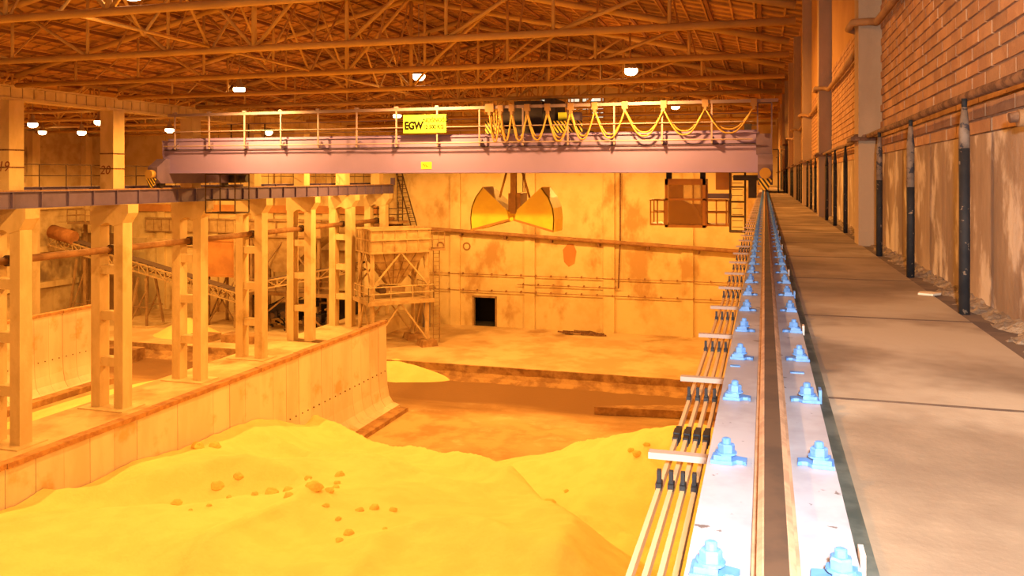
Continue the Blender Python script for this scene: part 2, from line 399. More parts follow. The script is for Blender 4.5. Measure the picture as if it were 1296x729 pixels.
for xa, xb in ((1.6,-15.2),(-15.2,-31.4),(-31.4,-46.6),(-46.6,-62.4)):
    za, zb = roof_z(xa+(-.01 if xa>-31 else 0)), roof_z(xb+0.01)
    bk.add([(xa,YN,za+0.14),(xb,YN,zb+0.14),(xb,YB+.5,zb+0.14),(xa,YB+.5,za+0.14)],[(0,1,2,3)])
bk.build('roof_backing', M['deckgap'], ce)
pur = MB().box(-0.05,0.05,(YN-30),(YB-30),-0.16,0.0).mesh('purlin', M['purlin'])
for bay,(xc,half) in enumerate(RIDGE):
    for sgn in (1,-1):
        for k in range(11):
            x = xc + sgn*(0.05+1.5*k)
            if abs(x-xc) > half: continue
            inst(pur, 'purlin', ce, (x, 30, roof_z(x)-0.01))

# ---------------------------------------------------------------- roof trusses
TY = [10.5+6*k for k in range(10)]
BZ = 4.0
def make_truss(x0, x1, label):
    t = thing('roof_truss', label, 'truss', (0,0,0), 'roof trusses over the crane bay')
    xm = (x0+x1)/2
    MB().tube((x0,0,BZ),(x1,0,BZ),0.105,8).build('bottom_chord', M['truss'], t, True)
    def tz(x): return roof_z(x)-0.32
    for a,b in ((x0,xm),(xm,x1)):
        MB().tube((a,0,max(BZ+0.12,tz(a)) if a!=xm else tz(xm)),(b,0,max(BZ+0.12,tz(b)) if b!=xm else tz(xm)),0.12,8).build('top_chord', M['truss'], t, True)
    n = 10
    for i in range(1, n):
        x = x0+(x1-x0)*i/n
        if i in (1,2,3,4,5,6,7,8,9):
            MB().tube((x,0,BZ),(x,0,tz(x)),0.055 if i!=5 else 0.09,6).build('web_post', M['truss'], t, True)
    for i in range(n):
        xa = x0+(x1-x0)*i/n; xb = x0+(x1-x0)*(i+1)/n
        if i < n/2: p,q = (xa,0,tz(xa) if i else BZ+0.15),(xb,0,BZ)
        else: p,q = (xa,0,BZ),(xb,0,tz(xb) if i<n-1 else BZ+0.15)
        if i in (0,n-1): continue
        MB().tube(p,q,0.06,6).build('web_diagonal', M['truss'], t, True)
    return t
t0 = make_truss(0.75, -31.0, '')
t1 = make_truss(-31.8, -61.9, '')
for bay, proto in ((0,t0),(1,t1)):
    for k, y in enumerate(TY[1:]):
        t = proto if k == 0 else copy_tree(proto)
        place(t, (0,y,0), f'{ORD[k]} tubular roof truss from the camera, ' + ('spanning the crane bay' if bay==0 else 'over the second bay beyond the columns'))
        t['group'] = 'roof trusses over the crane bay' if bay==0 else 'roof trusses over the second bay'
# bracing between the trusses along the ridge and the quarter lines
def brace(x, label, grp):
    b = thing('sway_brace', label, 'brace', (0,0,0), grp)
    zt = roof_z(x)-0.4
    for p,q in (((x,0,BZ),(x,3,zt)),((x,6,BZ),(x,3,zt)),((x,0,zt),(x,3,BZ)),((x,6,zt),(x,3,BZ))):
        MB().tube(p,q,0.045,6).build('brace_bar', M['truss'], b, True)
    MB().tube((x,0,BZ+0.12),(x,6,BZ+0.12),0.05,6).build('tie_bar', M['truss'], b, True)
    return b
for x,nm in ((-16.7,'ridge line'),):
    pr = None
    for k,y in enumerate(TY[1:-1]):
        b = brace(x,'','cross braces between the roof trusses') if k == 0 else copy_tree(pr)
        if k == 0: pr = b
        place(b,(0,y,0), f'{ORD[k]} roof cross brace from the camera on the {nm}')
# fly braces: short slanted bars from each bottom chord up to the purlins
for k,y in enumerate(TY[1:]):
    fb = thing('fly_brace_row', f'row of short slanted struts on the {ORD[k]} crane bay truss', 'brace', (0,y,BZ), 'fly brace rows')
    for x in (-2.2,-4.4,-6.6,-10.9,-13.1,-18.2,-20.4,-24.8,-27.0):
        MB().tube((x,y,BZ+0.05),(x-0.35,y+2.2,roof_z(x)-0.2),0.035,5).build('strut', M['truss'], fb)

# ---------------------------------------------------------------- middle column row and its beam
CY = [28.5+6*k for k in range(7)]
def make_column(label):
    c = thing('crane_column', label, 'column', (0,0,0), 'lattice columns between the bays')
    LX, RX = -32.15, -30.75
    for x in (LX,RX):
        MB().box(x-0.27,x+0.27,-0.32,0.32,PLI,-2.2).build('leg', M['concrete'], c)
    for z in (-4.6,-6.9,-9.2):
        MB().box(LX+0.27,RX-0.27,-0.26,0.26,z-0.22,z+0.22).build('strut', M['concrete'], c)
    MB().prism([(LX-0.3,-1.32),(RX+0.62,-1.32),(RX+0.62,-1.75),(RX+0.27,-2.25),(RX-0.3,-2.4),(RX-0.6,-2.25),(LX+0.6,-2.25),(LX+0.3,-2.4),(LX-0.3,-2.3)],'xz',-0.36,0.36).build('head', M['concrete'], c)
    MB().box(-31.8,-31.0,-0.38,0.38,-1.32,3.35).build('upper_shaft', M['concrete'], c)
    for z in (-0.1+0.55,1.2):
        MB().box(-31.82,-30.98,-0.40,0.40,z-0.03,z+0.03).build('strap', M['rustpipe'], c)
    return c
cp = make_column(''); cols = []
for k,y in enumerate(CY):
    c = cp if k==0 else copy_tree(cp)
    lab = ['tall concrete lattice column marked 19 at the left edge','tall concrete lattice column marked 20'][k] if k<2 else f'tall concrete lattice column, {ORD[k]} from the left edge of the picture'
    place(c,(0,y,0),lab)
    cols.append(c)
for k,c in enumerate(cols):
    if k<2:
        for nm,txt,dx,dz,sz in ((('number_mark','19',0.10,0.28,0.62),('cross_mark','x',-0.42,0.05,0.4)) if k==0 else (('number_mark','20',-0.1,0.18,0.62),)):
            f = bpy.data.curves.new('number_mark','FONT'); f.body = txt; f.size = sz; f.align_x='CENTER'; f.shear = 0.2; f.extrude = 0.004
            f.materials.append(M['mark']); fo = bpy.data.objects.new('number_mark',f); C.objects.link(fo); fo.parent = c
            fo.location=(-31.4+dx,-0.389,dz); fo.rotation_euler=(R(90),0,0); to_mesh(fo)
# block-filled beam on top of the columns
eb = thing('valley_beam','long beam of square blocks running over the column tops','beam',(-31.4,45,3.35))
MB().box(-31.75,-31.05,10,YB,3.35,3.47).box(-31.75,-31.05,10,YB,3.92,4.0).build('beam_edge', M['concrete'], eb)
blk = MB().box(-0.30,0.30,-0.275,0.275,0.0,0.43).mesh('block', M['concrete'])
for k in range(90):
    inst(blk,'block',eb,(-31.4,13+0.6*k,3.48))
# plinth
pl = thing('column_plinth','raised concrete plinth carrying the lattice columns','plinth',(-31.4,30,PIT))
MB().box(-33.2,-27.2,YN+1,52.0,PIT,PLI-0.02).build('plinth_body', M['floor'], pl)
MB().box(-32.9,-29.4,53.0,67.0,PIT,PLI).build('plinth_body', M['concrete'], pl)
MB().box(-29.0,-28.6,YN+1,44,PLI-0.02,PLI+0.12).build('kerb', M['concrete'], pl)
for y in CY[:4]:
    MB().box(-32.8,-30.1,y-0.8,y+0.8,PLI-0.02,PLI+0.03).build('pad', M['concrete'], pl)

# ---------------------------------------------------------------- runways
def runway(name,label,xc,y0,y1,ztop,depth,stiff):
    r = thing(name,label,'crane runway',(xc,30,ztop-depth))
    MB().box(xc-0.117,xc+0.14,y0,y1,ztop-0.03,ztop).build('top_flange', M['runway'] if stiff else M['plate'], r)
    MB().box(xc-0.012,xc+0.012,y0,y1,ztop-depth,ztop-0.03).build('web', M['runway'], r)
    MB().box(xc-0.13,xc+0.13,y0,y1,ztop-depth-0.03,ztop-depth).build('bottom_flange', M['runway'], r)
    if stiff:
        sm = MB().box(-0.12,0.12,-0.02,0.02,-depth,-0.03).mesh('stiffener', M['runway'])
        y = y0+0.5
        while y < y1:
            inst(sm,'stiffener',r,(xc,y,ztop)); y += 1.5
    return r
rl = runway('runway_beam','purple steel runway beam carried by the lattice columns',-30.75,20,66.4,-0.60,0.70,True)
rr = runway('runway_beam','pale steel runway beam under the near crane rail',0.0,-2,67,-0.60,0.70,False)
r3 = runway('runway_beam','far purple runway beam of the second bay behind the columns',-32.3,20,66.4,-0.42,0.72,True)
o = MB().box(-30.78,-30.72,20,66.3,-0.6,-0.54).build('crane_rail', M['rail_side']); tag(o,'crane rail on top of the purple far runway beam','rail')
MB().box(-30.9,-30.6,66.1,66.4,-0.6,0.0).build('end_stop', M['runway'], rl)
# near rail with clips
cr = thing('crane_rail','rusty crane rail running straight away below the camera','rail',(0.016,30,-0.6))
MB().box(-0.020,0.052,-1.5,66.8,-0.60,-0.588).build('rail_foot', M['rail_side'], cr)
MB().prism([(-0.012,-0.588),(0.044,-0.588),(0.044,-0.562),(0.036,-0.556),(-0.004,-0.556),(-0.012,-0.562)],'xz',-1.5,66.8).build('rail_body', M['rail_side'], cr)
MB().box(-0.001,0.0335,-1.5,66.8,-0.558,-0.5545).build('running_face', M['rail_top'], cr)
def clip_mesh(sgn):
    a = MB(); a.prism([(-0.030*1,-0.026),(0.014,-0.026),(0.022,-0.012),(0.034,-0.012),(0.042,-0.02),(0.042,0.012),(0.020,0.018),(0.012,0.026),(-0.030,0.026)],'xy',0.0,0.008)
    a.prism([(-0.024,-0.022),(0.012,-0.022),(0.012,0.022),(-0.024,0.022)],'xy',0.008,0.017)
    if sgn < 0: a.xf(Matrix.Scale(-1,4,(1,0,0)))
    return a.mesh('rail_clip', M['bolt'])
cm = {1:clip_mesh(1),-1:clip_mesh(-1)}
nutm = MB().lathe([(0.0175,0),(0.0175,0.014),(0.015,0.017)],(0,0,0),6).mesh('nut',M['bolt'])
wasm = MB().lathe([(0.022,0),(0.022,0.004)],(0,0,0),14).mesh('washer',M['bolt'])
stdm = MB().lathe([(0.0095,0),(0.0095,0.011),(0.006,0.013)],(0,0,0),10).mesh('bolt_end',M['bolt'])
for sgn,x in ((1,-0.078),(-1,0.108)):
    for k in range(-2,122):
        y = 1.30+0.526*k + (0.03 if sgn<0 else 0)
        c = inst(cm[sgn],'rail_clip',cr,(x,y,-0.599))
        c.rotation_euler.z = R(random.uniform(-5,5))
        if k < 26:
            for me,dz in ((wasm,0.017),(nutm,0.021),(stdm,0.037)):
                q = inst(me,me.name,c,(x,y,-0.599+dz)); q.rotation_euler.z = random.random()*3
# splice plates across the flange
for x0_,x1_,y in ((-0.105,-0.075,2.76),(0.075,0.115,2.72)):
    MB().box(x0_,x1_,y-0.01,y+0.01,-0.60,-0.597).build('splice_mark', M['bolt'], rr)
# dark edge strip between flange and walkway
es = thing('edge_strip','dark steel edge strip between the rail flange and the walkway','edge strip',(0.16,30,-0.9))
MB().box(0.141,0.172,-1.5,66.8,-0.95,-0.622).build('strip', M['darkgreen'], es)
for k in range(22):
    y = 1.42+1.05*k
    MB().box(0.142,0.150,y-0.02,y+0.02,-0.63,-0.585).build('clip_plate', M['bolt'] if k%2 else M['bracket'], es)

# conductor rails
CX = (-0.308,-0.272,-0.237,-0.203)
cl_m = MB().box(-0.009,0.009,-0.022,0.022,-0.006,0.014).box(-0.006,0.006,-0.010,0.010,0.0,0.05).mesh('clamp',M['insul'])
jt_m = MB().box(-0.010,0.010,-0.075,0.075,-0.012,0.018).box(-0.012,0.012,-0.03,0.03,-0.014,0.022).mesh('joint_cover',M['insul'])
cn = ['outermost','second outermost','second innermost','innermost']
for i,x in enumerate(CX):
    t = thing('conductor_rail',f'{cn[i]} of four slim conductor bars left of the crane rail','conductor bar',(x,30,-0.96),'conductor bars along the runway')
    MB().box(x-0.0065,x+0.0065,0.4,66,-0.965,-0.938).build('bar', M['copper'], t)
    for k in range(48):
        y = 1.62+1.05*k
        inst(cl_m,'clamp',t,(x,y-0.10,-0.938))
    for k in range(8): inst(jt_m,'joint_cover',t,(x,3.12+4.2*k,-0.95))
arm_m = MB().box(-0.352,-0.02,-0.018,0.018,-0.010,0.010).mesh('support_arm',M['bracket'])
for k in range(60): inst(arm_m,'support_arm',rr,(0,1.62+1.05*k,-0.875))

# ---------------------------------------------------------------- walkway
WZ = -0.64
wk = thing('walkway','concrete slab walkway between the crane rail and brick wall','walkway',(0.6,30,WZ-0.18))
sl_m = MB().box(0,0.70,0.0,1.54,-0.14,0).mesh('slab',M['walk'])
jf_m = MB().add([(0.0,-0.011,0.0008),(0.2,-0.008,0.0008),(0.45,-0.014,0.0008),(0.7,-0.009,0.0008),(0.7,0.009,0.0008),(0.45,0.008,0.0008),(0.2,0.013,0.0008),(0.0,0.01,0.0008),(0,0,-0.03),(0.7,0,-0.03)],[(0,1,2,3,4,5,6,7),(8,9,3,2,1,0),(9,8,7,6,5,4),(8,0,7),(9,4,3)]).mesh('joint_filler_shade',M['walkjoint'])
for k in range(-3,42):
    inst(sl_m,'slab',wk,(0.176,2.60+1.54*k,WZ))
    inst(jf_m,'joint_filler_shade',wk,(0.176,2.60+1.54*k,WZ),(0,0,0),(1,min(5.0,1+0.45*max(0,k)),1))  # strips widen with distance: far ones paint shade bands across the slabs
MB().box(0.17,WX,-2,67,-0.85,-0.647).build('joint_bed', M['walkjoint'], wk)
ru = MB(); vs=[];fs=[]
NY=900
for i in range(NY):
    y = -2+69*(i/(NY-1))**1.8
    for j in range(12):
        x = 0.878+ (WX-0.876)*j/11
        z = WZ-0.03+0.05*(j/11)+0.022*noise.noise((x*9,y*6,0))+0.016*noise.noise((x*34,y*30,3))
        vs.append((x,y,z))
for i in range(NY-1):
    for j in range(11): fs.append((i*12+j,i*12+j+1,(i+1)*12+j+1,(i+1)*12+j))
ru.add(vs,fs); o = ru.build('rubble_strip', M['rubble']); tag(o,'strip of rubble and dirt along the foot of the wall','rubble',kind='stuff')
o = MB().prism([(0.80,5.02),(0.87,4.99),(0.92,5.05),(0.88,5.10),(0.82,5.09)],'xy',WZ+0.001,WZ+0.012).build('paper_scrap', M['panel']); tag(o,'pale scrap lying on the walkway near the nearest black post','scrap')

# guard posts and conduit on the right wall
def post(label, zw):
    p = thing('guard_post',label,'post',(0,0,0),'black posts along the brick wall')
    MB().path([(0,0,WZ-0.02),(0.001,0,-0.3),(0,0,zw)],0.0245,10).build('shaft', M['black'], p, True)
    MB().path([(0,0,zw),(0,0,0.22),(0.0,0,0.335)],[0.0245,0.024,0.013],10).build('worn_top', M['worn'] if zw < 0.15 else M['black'], p, True)
    MB().path([(0,0,0.325),(0,0,0.375)],0.013,8).build('pin', M['black'], p, True)
    return p
protos = [post('', z) for z in (0.14,-0.06,-0.02,0.18)]; n = 0; done = set()
for bay in range(8):
    for q in (4.42,5.95,7.50):
        y = q+PP*bay
        v = min(n,3)
        p = copy_tree(protos[v]) if v in done else protos[v]
        done.add(v)
        if n < 24: lab = 'black guard post nearest to the camera on the right wall' if n==0 else f'black guard post by the right wall, {ORD[n]} from the camera'
        else: lab = 'distant black guard post near the far end of the right wall'
        place(p,(0.905,y,0),lab); n += 1
cd = thing('rusty_conduit','rusty conduit running along the brick wall over the black posts','conduit',(0.92,30,PIPE_Z))
for k in range(11):
    ya = PB-PP*2+0.2+PP*k if k else -2; yb = PB-PP+PP*k-0.2
    pts = [(0.93+0.012*noise.noise((y,1,1)),y,PIPE_Z+0.015*noise.noise((y*0.7,2,4))) for y in [ya+(yb-ya)*i/8 for i in range(9)]]
    MB().path(pts,0.024,8).build('conduit_length', M['rustpipe'], cd, True)
    MB().path([(0.93,yb,PIPE_Z),(0.83,yb+0.04,PIPE_Z),(0.83,yb+0.36,PIPE_Z),(0.93,yb+0.4,PIPE_Z)],0.024,8).build('bend', M['rustpipe'], cd, True)
hp = thing('high_pipe','lagged pipe bending round the wall pilasters above the conduit','pipe',(0.95,30,1.42))
for k in range(-1,10):
    y = PB+PP*k
    pts = [(0.985,y-PP+0.45,1.43),(0.985,y-PP*0.5,1.40),(0.985,y-0.45,1.43),(0.93,y-0.3,1.46),(0.80,y-0.22,1.47),(0.79,y+0.15,1.47),(0.92,y+0.3,1.45),(0.985,y+0.45,1.43)]
    MB().path(pts,0.034,8).build('pipe_length', M['pipe'], hp, True)
# wall lamp at the right edge
wl = thing('wall_lamp','small wall lamp fitting at the right picture edge on the bricks','wall lamp',(WX,3.75,0.27))
MB().tube((WX,3.72,0.235),(WX-0.10,3.72,0.235),0.035,12).build('base', M['pipe'], wl, True)
MB().tube((WX-0.02,3.72,0.25),(WX-0.13,3.72,0.235),0.02,12).build('arm', M['rustpipe'], wl, True)
# far end gate on the walkway: dark door on wall
o = MB().box(0.80,0.84,46,47.2,WZ,1.7).build('dark_panel', M['black']); tag(o,'narrow dark door leaf standing by the far end of the walkway','door')

# ---------------------------------------------------------------- partitions
def partition(xc,y1,label,n,face):
    p = thing('partition_wall',label,'partition',(xc,30,PIT))
    pw = 1.085; top = -8.62
    prof = [(-0.10,PIT),(-0.10,top),(0.10,top),(0.12,PIT+2.4),(0.18,PIT+1.3),(0.30,PIT+0.7),(0.55,PIT+0.35),(0.95,PIT+0.22),(0.95,PIT)]
    me = MB().prism([(x,z) for x,z in prof],'xz',-pw+0.02,0).mesh('panel',M['panel'])
    for k in range(n):
        inst(me,'panel',p,(xc+random.uniform(-0.012,0.012),y1-pw*k,0))
    MB().box(xc-0.09,xc+0.07,y1-pw*n,y1-0.03,PIT,top-0.05).build('core', M['walkjoint'], p)
    cb = MB().box(-0.19,0.19,-pw*3+0.02,0,top,top+0.16).mesh('coping',M['coping'])
    for k in range(n//3): inst(cb,'coping',p,(xc+random.uniform(-.02,.02),y1-pw*3*k,random.uniform(-.02,.02)))
    hole = MB().tube((0.10,0,0),(0.17,0,0),0.035,8).mesh('tie_hole',M['walkjoint'])
    for k in range(n):
        for dy in (-0.28,-0.8): inst(hole,'tie_hole',p,(xc,y1-pw*k+dy,PIT+2.2))
    return p
partition(-21.6,45.4,'pale precast panel partition along the left of the sand',30,1)
partition(-42.9,46.0,'pale precast panel partition standing behind the column row',14,1)
pf = thing('partition_footing','low rough footing strip at the foot of the long partition','footing',(-20.7,38,PIT))
MB().box(-20.66,-19.9,33,45.0,PIT,PIT+0.22).build('footing', M['step'], pf)
pf2 = MB().box(-41.95,-41.2,28,46.0,PIT,PIT+0.35).build('partition_footing', M['step']); tag(pf2,'low footing strip at the foot of the partition behind the columns','footing')

# ---------------------------------------------------------------- sand
def lerp(tab,y):
    if y <= tab[0][0]: return tab[0][1]
    for (a,b),(c,d) in zip(tab,tab[1:]):
        if y <= c: return b+(d-b)*(y-a)/(c-a)
    return tab[-1][1]
TZ = [(0,-9.3),(10,-8.9),(19.3,-9.15),(25,-10.0),(29,-10.75),(33,-11.4),(38,-12.7),(42.5,-13.75),(60,-15)]
TX = [(0,-2.6),(10,-3.4),(18.5,-4.4),(21.5,-4.8),(25,-6.3),(28.6,-8.4),(31.9,-12.6),(36,-19),(40,-26)]
def sand_h(x,y):
    a = lerp(TZ,y)
    xc = lerp(TX,y)
    u = (x+21.4)/10
    a += 0.25*math.sin(y*0.42+x*0.16)+0.22*math.sin(x*0.5-y*0.21+1.3)
    # gully between two dumped heaps
    g = (y-22.5)-(x+16.5)*0.55
    a -= 0.75*math.exp(-(g/1.6)**2)*math.exp(-((x+17.0)/4.5)**2)
    g2 = (y-17.5)-(x+12)*-0.25
    a += 0.45*math.exp(-(g2/1.4)**2)*math.exp(-((x+11.0)/4)**2)
    a += 0.35*math.exp(-((x+21.6)/2.0)**2)*math.exp(-((y-32)/3.2)**2)
    a += 0.35*math.exp(-((x-xc)/1.2)**2)
    ex = x-xc
    if ex > 0: a -= 0.50*ex
    b = -10.35-0.30*math.hypot((x+2.6)*1.0,(y-35.2)*1.5) + 0.35*math.exp(-((x+6.5)/1.2)**2-((y-31)/1.5)**2)
    c = -11.6-0.5*max(0,abs(y-26)-3)*0.5-0.42*abs(x+0.6)
    k = 0.5
    h = k*math.log(math.exp(a/k)+math.exp(b/k)+math.exp(c/k))
    rg_ = 1-abs(noise.noise((x*0.16+y*0.10,y*0.13-x*0.07,7.7)))*2.2
    h += 0.42*max(0,rg_)**3 * (1 if h > PIT+0.6 else 0.2) - 0.12
    h += 0.10*noise.noise((x*0.8,y*0.8,1.5))+0.05*noise.noise((x*2.3,y*2.3,4))+0.22*noise.noise((x*0.33,y*0.33,9))*0.8
    return h
sd = MB(); vs=[];fs=[]
NX,NYs = 150,210
X0,X1,Ya,Yb_ = -21.45,0.1,3.0,45.0
for j in range(NYs):
    for i in range(NX):
        x = X0+(X1-X0)*i/(NX-1); y = Ya+(Yb_-Ya)*j/(NYs-1)
        vs.append((x,y,max(PIT-0.25,sand_h(x,y))))
for j in range(NYs-1):
    for i in range(NX-1):
        a = j*NX+i; fs.append((a,a+1,a+NX+1,a+NX))
sd.add(vs,fs); o = sd.build('sand_pile', M['sand'], smooth=True, loc=(-10,25,PIT)); tag(o,'huge pale yellow sand heap filling the pit','sand',kind='stuff')
# a spill of sand against the step
sp = MB(); vs=[];fs=[]
for j in range(24):
    for i in range(40):
        x=-26+9*i/39; y=50.6+3.0*j/23
        vs.append((x,y,PIT+max(-0.05,1.0-0.28*math.hypot((x+24.6)*0.75,(y-53.6)*1.4)+0.06*noise.noise((x,y,3)))))
for j in range(23):
    for i in range(39):
        a=j*40+i; fs.append((a,a+1,a+41,a+40))
sp.add(vs,fs); o=sp.build('sand_spill',M['sand'],smooth=True); tag(o,'small sand spill against the step behind the partition end','sand',kind='stuff')
# clods
def clod(r,seed):
    m = MB(); n=8; k=6
    prof=[]
    vs=[]; 
    for i in range(k):
        ph=math.pi*i/(k-1)
        for j in range(n):
            t=2*math.pi*j/n
            q=Vector((math.sin(ph)*math.cos(t),math.sin(ph)*math.sin(t)*0.8,math.cos(ph)*0.6))
            q*= r*(1+0.35*noise.noise(q*1.7+Vector((seed*3.1,0,0))))
            vs.append(q)
    fs=[]
    for i in range(k-1):
        for j in range(n): fs.append((i*n+j,i*n+(j+1)%n,(i+1)*n+(j+1)%n,(i+1)*n+j))
    m.add(vs,fs); return m.mesh('sand_clod',M['clod'])
clods=[clod(1.0,s) for s in range(5)]
CL=[(-14.2,22.0,.30),(-13.8,22.3,.22),(-14.5,21.6,.16),(-13.3,22.6,.15),(-12.7,21.9,.34),(-12.4,22.3,.2),(-13.1,21.2,.2),(-12.9,23.6,.17),(-13.3,24.4,.15),(-13.6,25.1,.22),(-11.9,21.2,.13),(-11.1,21.7,.17),(-10.8,22.0,.2),(-10.3,22.2,.16),(-10.5,19.9,.22),(-10.4,19.2,.14),(-11.2,20.6,.12),(-15.1,21.2,.12),(-16.6,23.8,.22),(-17.1,23.4,.3),(-17.8,22.3,.25),(-18.0,21.8,.2),(-18.9,20.2,.2),(-14.9,20.0,.1),(-15.2,19.6,.09),(-9.6,20.2,.1),(-21.0,27.5,.4),(-20.6,28.0,.3),(-18.4,28.6,.13),(-17.2,28.4,.15),(-11.6,31.4,.18),(-11.9,31.7,.14),(-4.9,33.6,.26),(-5.2,34.0,.18),(-4.6,34.2,.2),(-8.0,31.4,.35),(-7.5,32.3,.15),(-7.7,30.6,.2),(-12.3,32.6,.16),(-12.9,32.3,.14)]
for i,(x,y,r) in enumerate(CL):
    r *= 0.85
    o = inst(clods[i%5],'sand_clod',None,(x,y,sand_h(x,y)+r*0.12),(0,0,random.random()*6),(r,r,r))
    if i < 26: tag(o,'caked clod lying in the cluster on the left sand slope','clod','clods on the sand heap')
    elif i < 32 or i > 37: tag(o,'caked clod on the sand near the partition crest','clod','clods near the crest of the sand')
    else: tag(o,'caked clod on the right-hand sand mound','clod','clods on the right sand mound')
# low slab
lk = MB().prism([(-9.4,47.5),(-8.8,47.9),(-0.2,51.0),(-0.2,48.6)],'xy',PIT,PIT+0.42).build('low_slab', M['step']); tag(lk,'low dark-edged concrete slab rising from the pit floor at right','slab')

# ---------------------------------------------------------------- lamps
def make_lamp():
    l = thing('high_bay_lamp','','lamp',(0,0,0),'sodium high bay lamps')
    MB().lathe([(0.09,0.34),(0.12,0.30),(0.12,0.12),(0.16,0.06),(0.26,-0.10),(0.30,-0.18),(0.27,-0.17),(0.1,0.05)],(0,0,0),16).build('reflector', M['lampbody'], l, True)
    MB().lathe([(0.02,-0.02),(0.14,-0.05),(0.22,-0.12),(0.28,-0.19),(0.28,-0.30),(0.20,-0.40),(0.08,-0.44)],(0,0,0),16).build('bulb', M['bulb'], l, True)
    return l
lp = make_lamp()
def lamp(x,y,z,label,power):
    l = copy_tree(lp)
    place(l,(x,y,z),label)
    MB().tube((x,y,z+0.30),(x,y,roof_z(x)-0.02),0.025,6).build('hanger', M['lampbody'], l)
    d = bpy.data.lights.new('lamp_light','SPOT'); d.energy=power; d.color=SODIUM; d.shadow_soft_size=0.16
    d.spot_size = R(170); d.spot_blend = 0.30
    q = bpy.data.objects.new('lamp_light',d); C.objects.link(q); q.parent=l; q.location=(0,0,-0.64)
LX_ = {-5.4:'nearest the brick wall',-15.05:'under the ridge',-24.5:'nearest the column row'}
for j,y in enumerate((-0.5,17.2,35.2,53.5)):
    for x,wd in LX_.items():
        lamp(x,y,4.55 if x<-20 else 4.85 if x<-10 else 4.75,f'glowing sodium lamp {wd}, in the {ORD[j]} row counted from behind the camera',LAMP_W*(0.45 if y<10 else 0.75 if (y<20 and x>-6) else 1 if y<20 else 0.85 if y<40 else 1.7))
for x,y,z,lab in ((-42.8,40.5,3.5,'glowing sodium lamp seen just right of the column marked 19'),(-37.8,40.5,3.55,'glowing sodium lamp seen just left of the column marked 20'),
                  (-44.9,46.5,3.35,'glowing sodium lamp low between the columns marked 19 and 20'),(-37.7,46.5,3.4,'glowing sodium lamp seen above the left end of the crane'),
                  (-34.1,52.5,3.5,'glowing sodium lamp peeping through the crane handrail at left'),(-54,52,3.8,'sodium lamp deep in the second bay near the outer wall'),
                  (-46,28.5,3.8,'sodium lamp in the second bay left of the picture'),(-46,60,3.8,'sodium lamp over the belt conveyor in the second bay')):
    lamp(x,y,z,lab,LAMP_LEFT_W)
for q in list(lp.children): bpy.data.objects.remove(q)
bpy.data.objects.remove(lp)

# ---------------------------------------------------------------- bridge crane
GY0, GY1 = 37.6, 38.35; GB, GT = 0.27, 1.95; GXL, GXR = -30.6, -0.22
crn = thing('bridge_crane','purple twin-girder bridge crane spanning the hall','crane',(-15,39.5,-0.54))
def girder(y0,y1):
    g = MB().prism([(GXL,GB+0.0),(GXR,GB),(GXR,GT),(GXL-0.35,GT),(GXL-0.35,GB+0.95)],'xz',y0,y1).build('girder', M['purple'], crn)
    MB().box(GXL,GXR,y0-0.07,y1+0.07,GB-0.03,GB).build('bottom_flange', M['purple'], g)
    MB().box(GXL-0.35,GXR,y0-0.07,y1+0.07,GT,GT+0.03).build('top_flange', M['purple'], g)
    MB().box(GXL-0.2,GXR,y0-0.05,y0,1.47,1.50).build('ledge', M['purpledark'], g)
    MB().box(GXL-0.2,GXR,y0-0.05,y0-0.035,1.44,1.50).build('ledge_angle', M['purpledark'], g)
    return g
girder(GY0,GY1); g2 = girder(41.6,42.35)
def carriage(xc, side):
    e = MB().prism([(36.9,-0.30),(36.6,-0.05),(36.6,0.55),(37.3,1.0),(38.6,1.0),(41.4,1.0),(42.6,1.0),(43.4,0.5),(43.4,-0.05),(43.1,-0.30)],'yz',xc-0.30,xc+0.30).build('end_carriage', M['purpledark'], crn)
    for y in (37.25,42.75):
        MB().tube((xc-0.1,y,-0.30),(xc+0.1,y,-0.30),0.24,16).build('wheel', M['machine'], e, True)
    for y,s in ((36.6,-1),(43.4,1)):
        MB().tube((xc,y,0.19),(xc,y+0.30*s,0.19),0.23,20).build('buffer', M['cable'], e, True)
    # striped rail sweep
    MB().prism([(xc-0.32,-0.02),(xc+0.32,-0.02),(xc+0.10,-0.52),(xc-0.10,-0.52)],'xz',36.48,36.53).build('rail_sweep', M['stripe'], e)
    return e
e1 = carriage(-30.75,-1); e2 = carriage(0.016,1)
MB().box(-0.36,0.30,37.5,42.4,1.0,1.9).build('carriage_top', M['purpledark'], e2)
MB().box(-31.0,-30.2,37.7,42.3,0.95,1.5).build('carriage_top', M['purpledark'], e1)
# drive unit and hanging maintenance cage at the left end
MB().tube((-30.2,42.9,-0.05),(-29.3,42.9,-0.05),0.22,12).box(-30.3,-29.8,42.5,43.3,-0.3,0.3).build('drive_motor', M['machine'], e1, True)
def cage(x0,x1,y0,y1,z0,z1,name,parent,mt,r=0.03,mid=2):
    b = MB()
    for x in (x0,x1):
        for y in (y0,y1): b.tube((x,y,z0),(x,y,z1),r,6)
    for z in [z0+(z1-z0)*i/mid for i in range(mid+1)]:
        b.tube((x0,y0,z),(x1,y0,z),r,6).tube((x0,y1,z),(x1,y1,z),r,6).tube((x0,y0,z),(x0,y1,z),r,6).tube((x1,y0,z),(x1,y1,z),r,6)
    b.box(x0,x1,y0,y1,z0-0.04,z0)
    return b.build(name, mt, parent)
cage(-29.8,-27.9,39.7,41.0,-1.95,0.2,'maintenance_cage',crn,M['darksteel'],0.04,3)
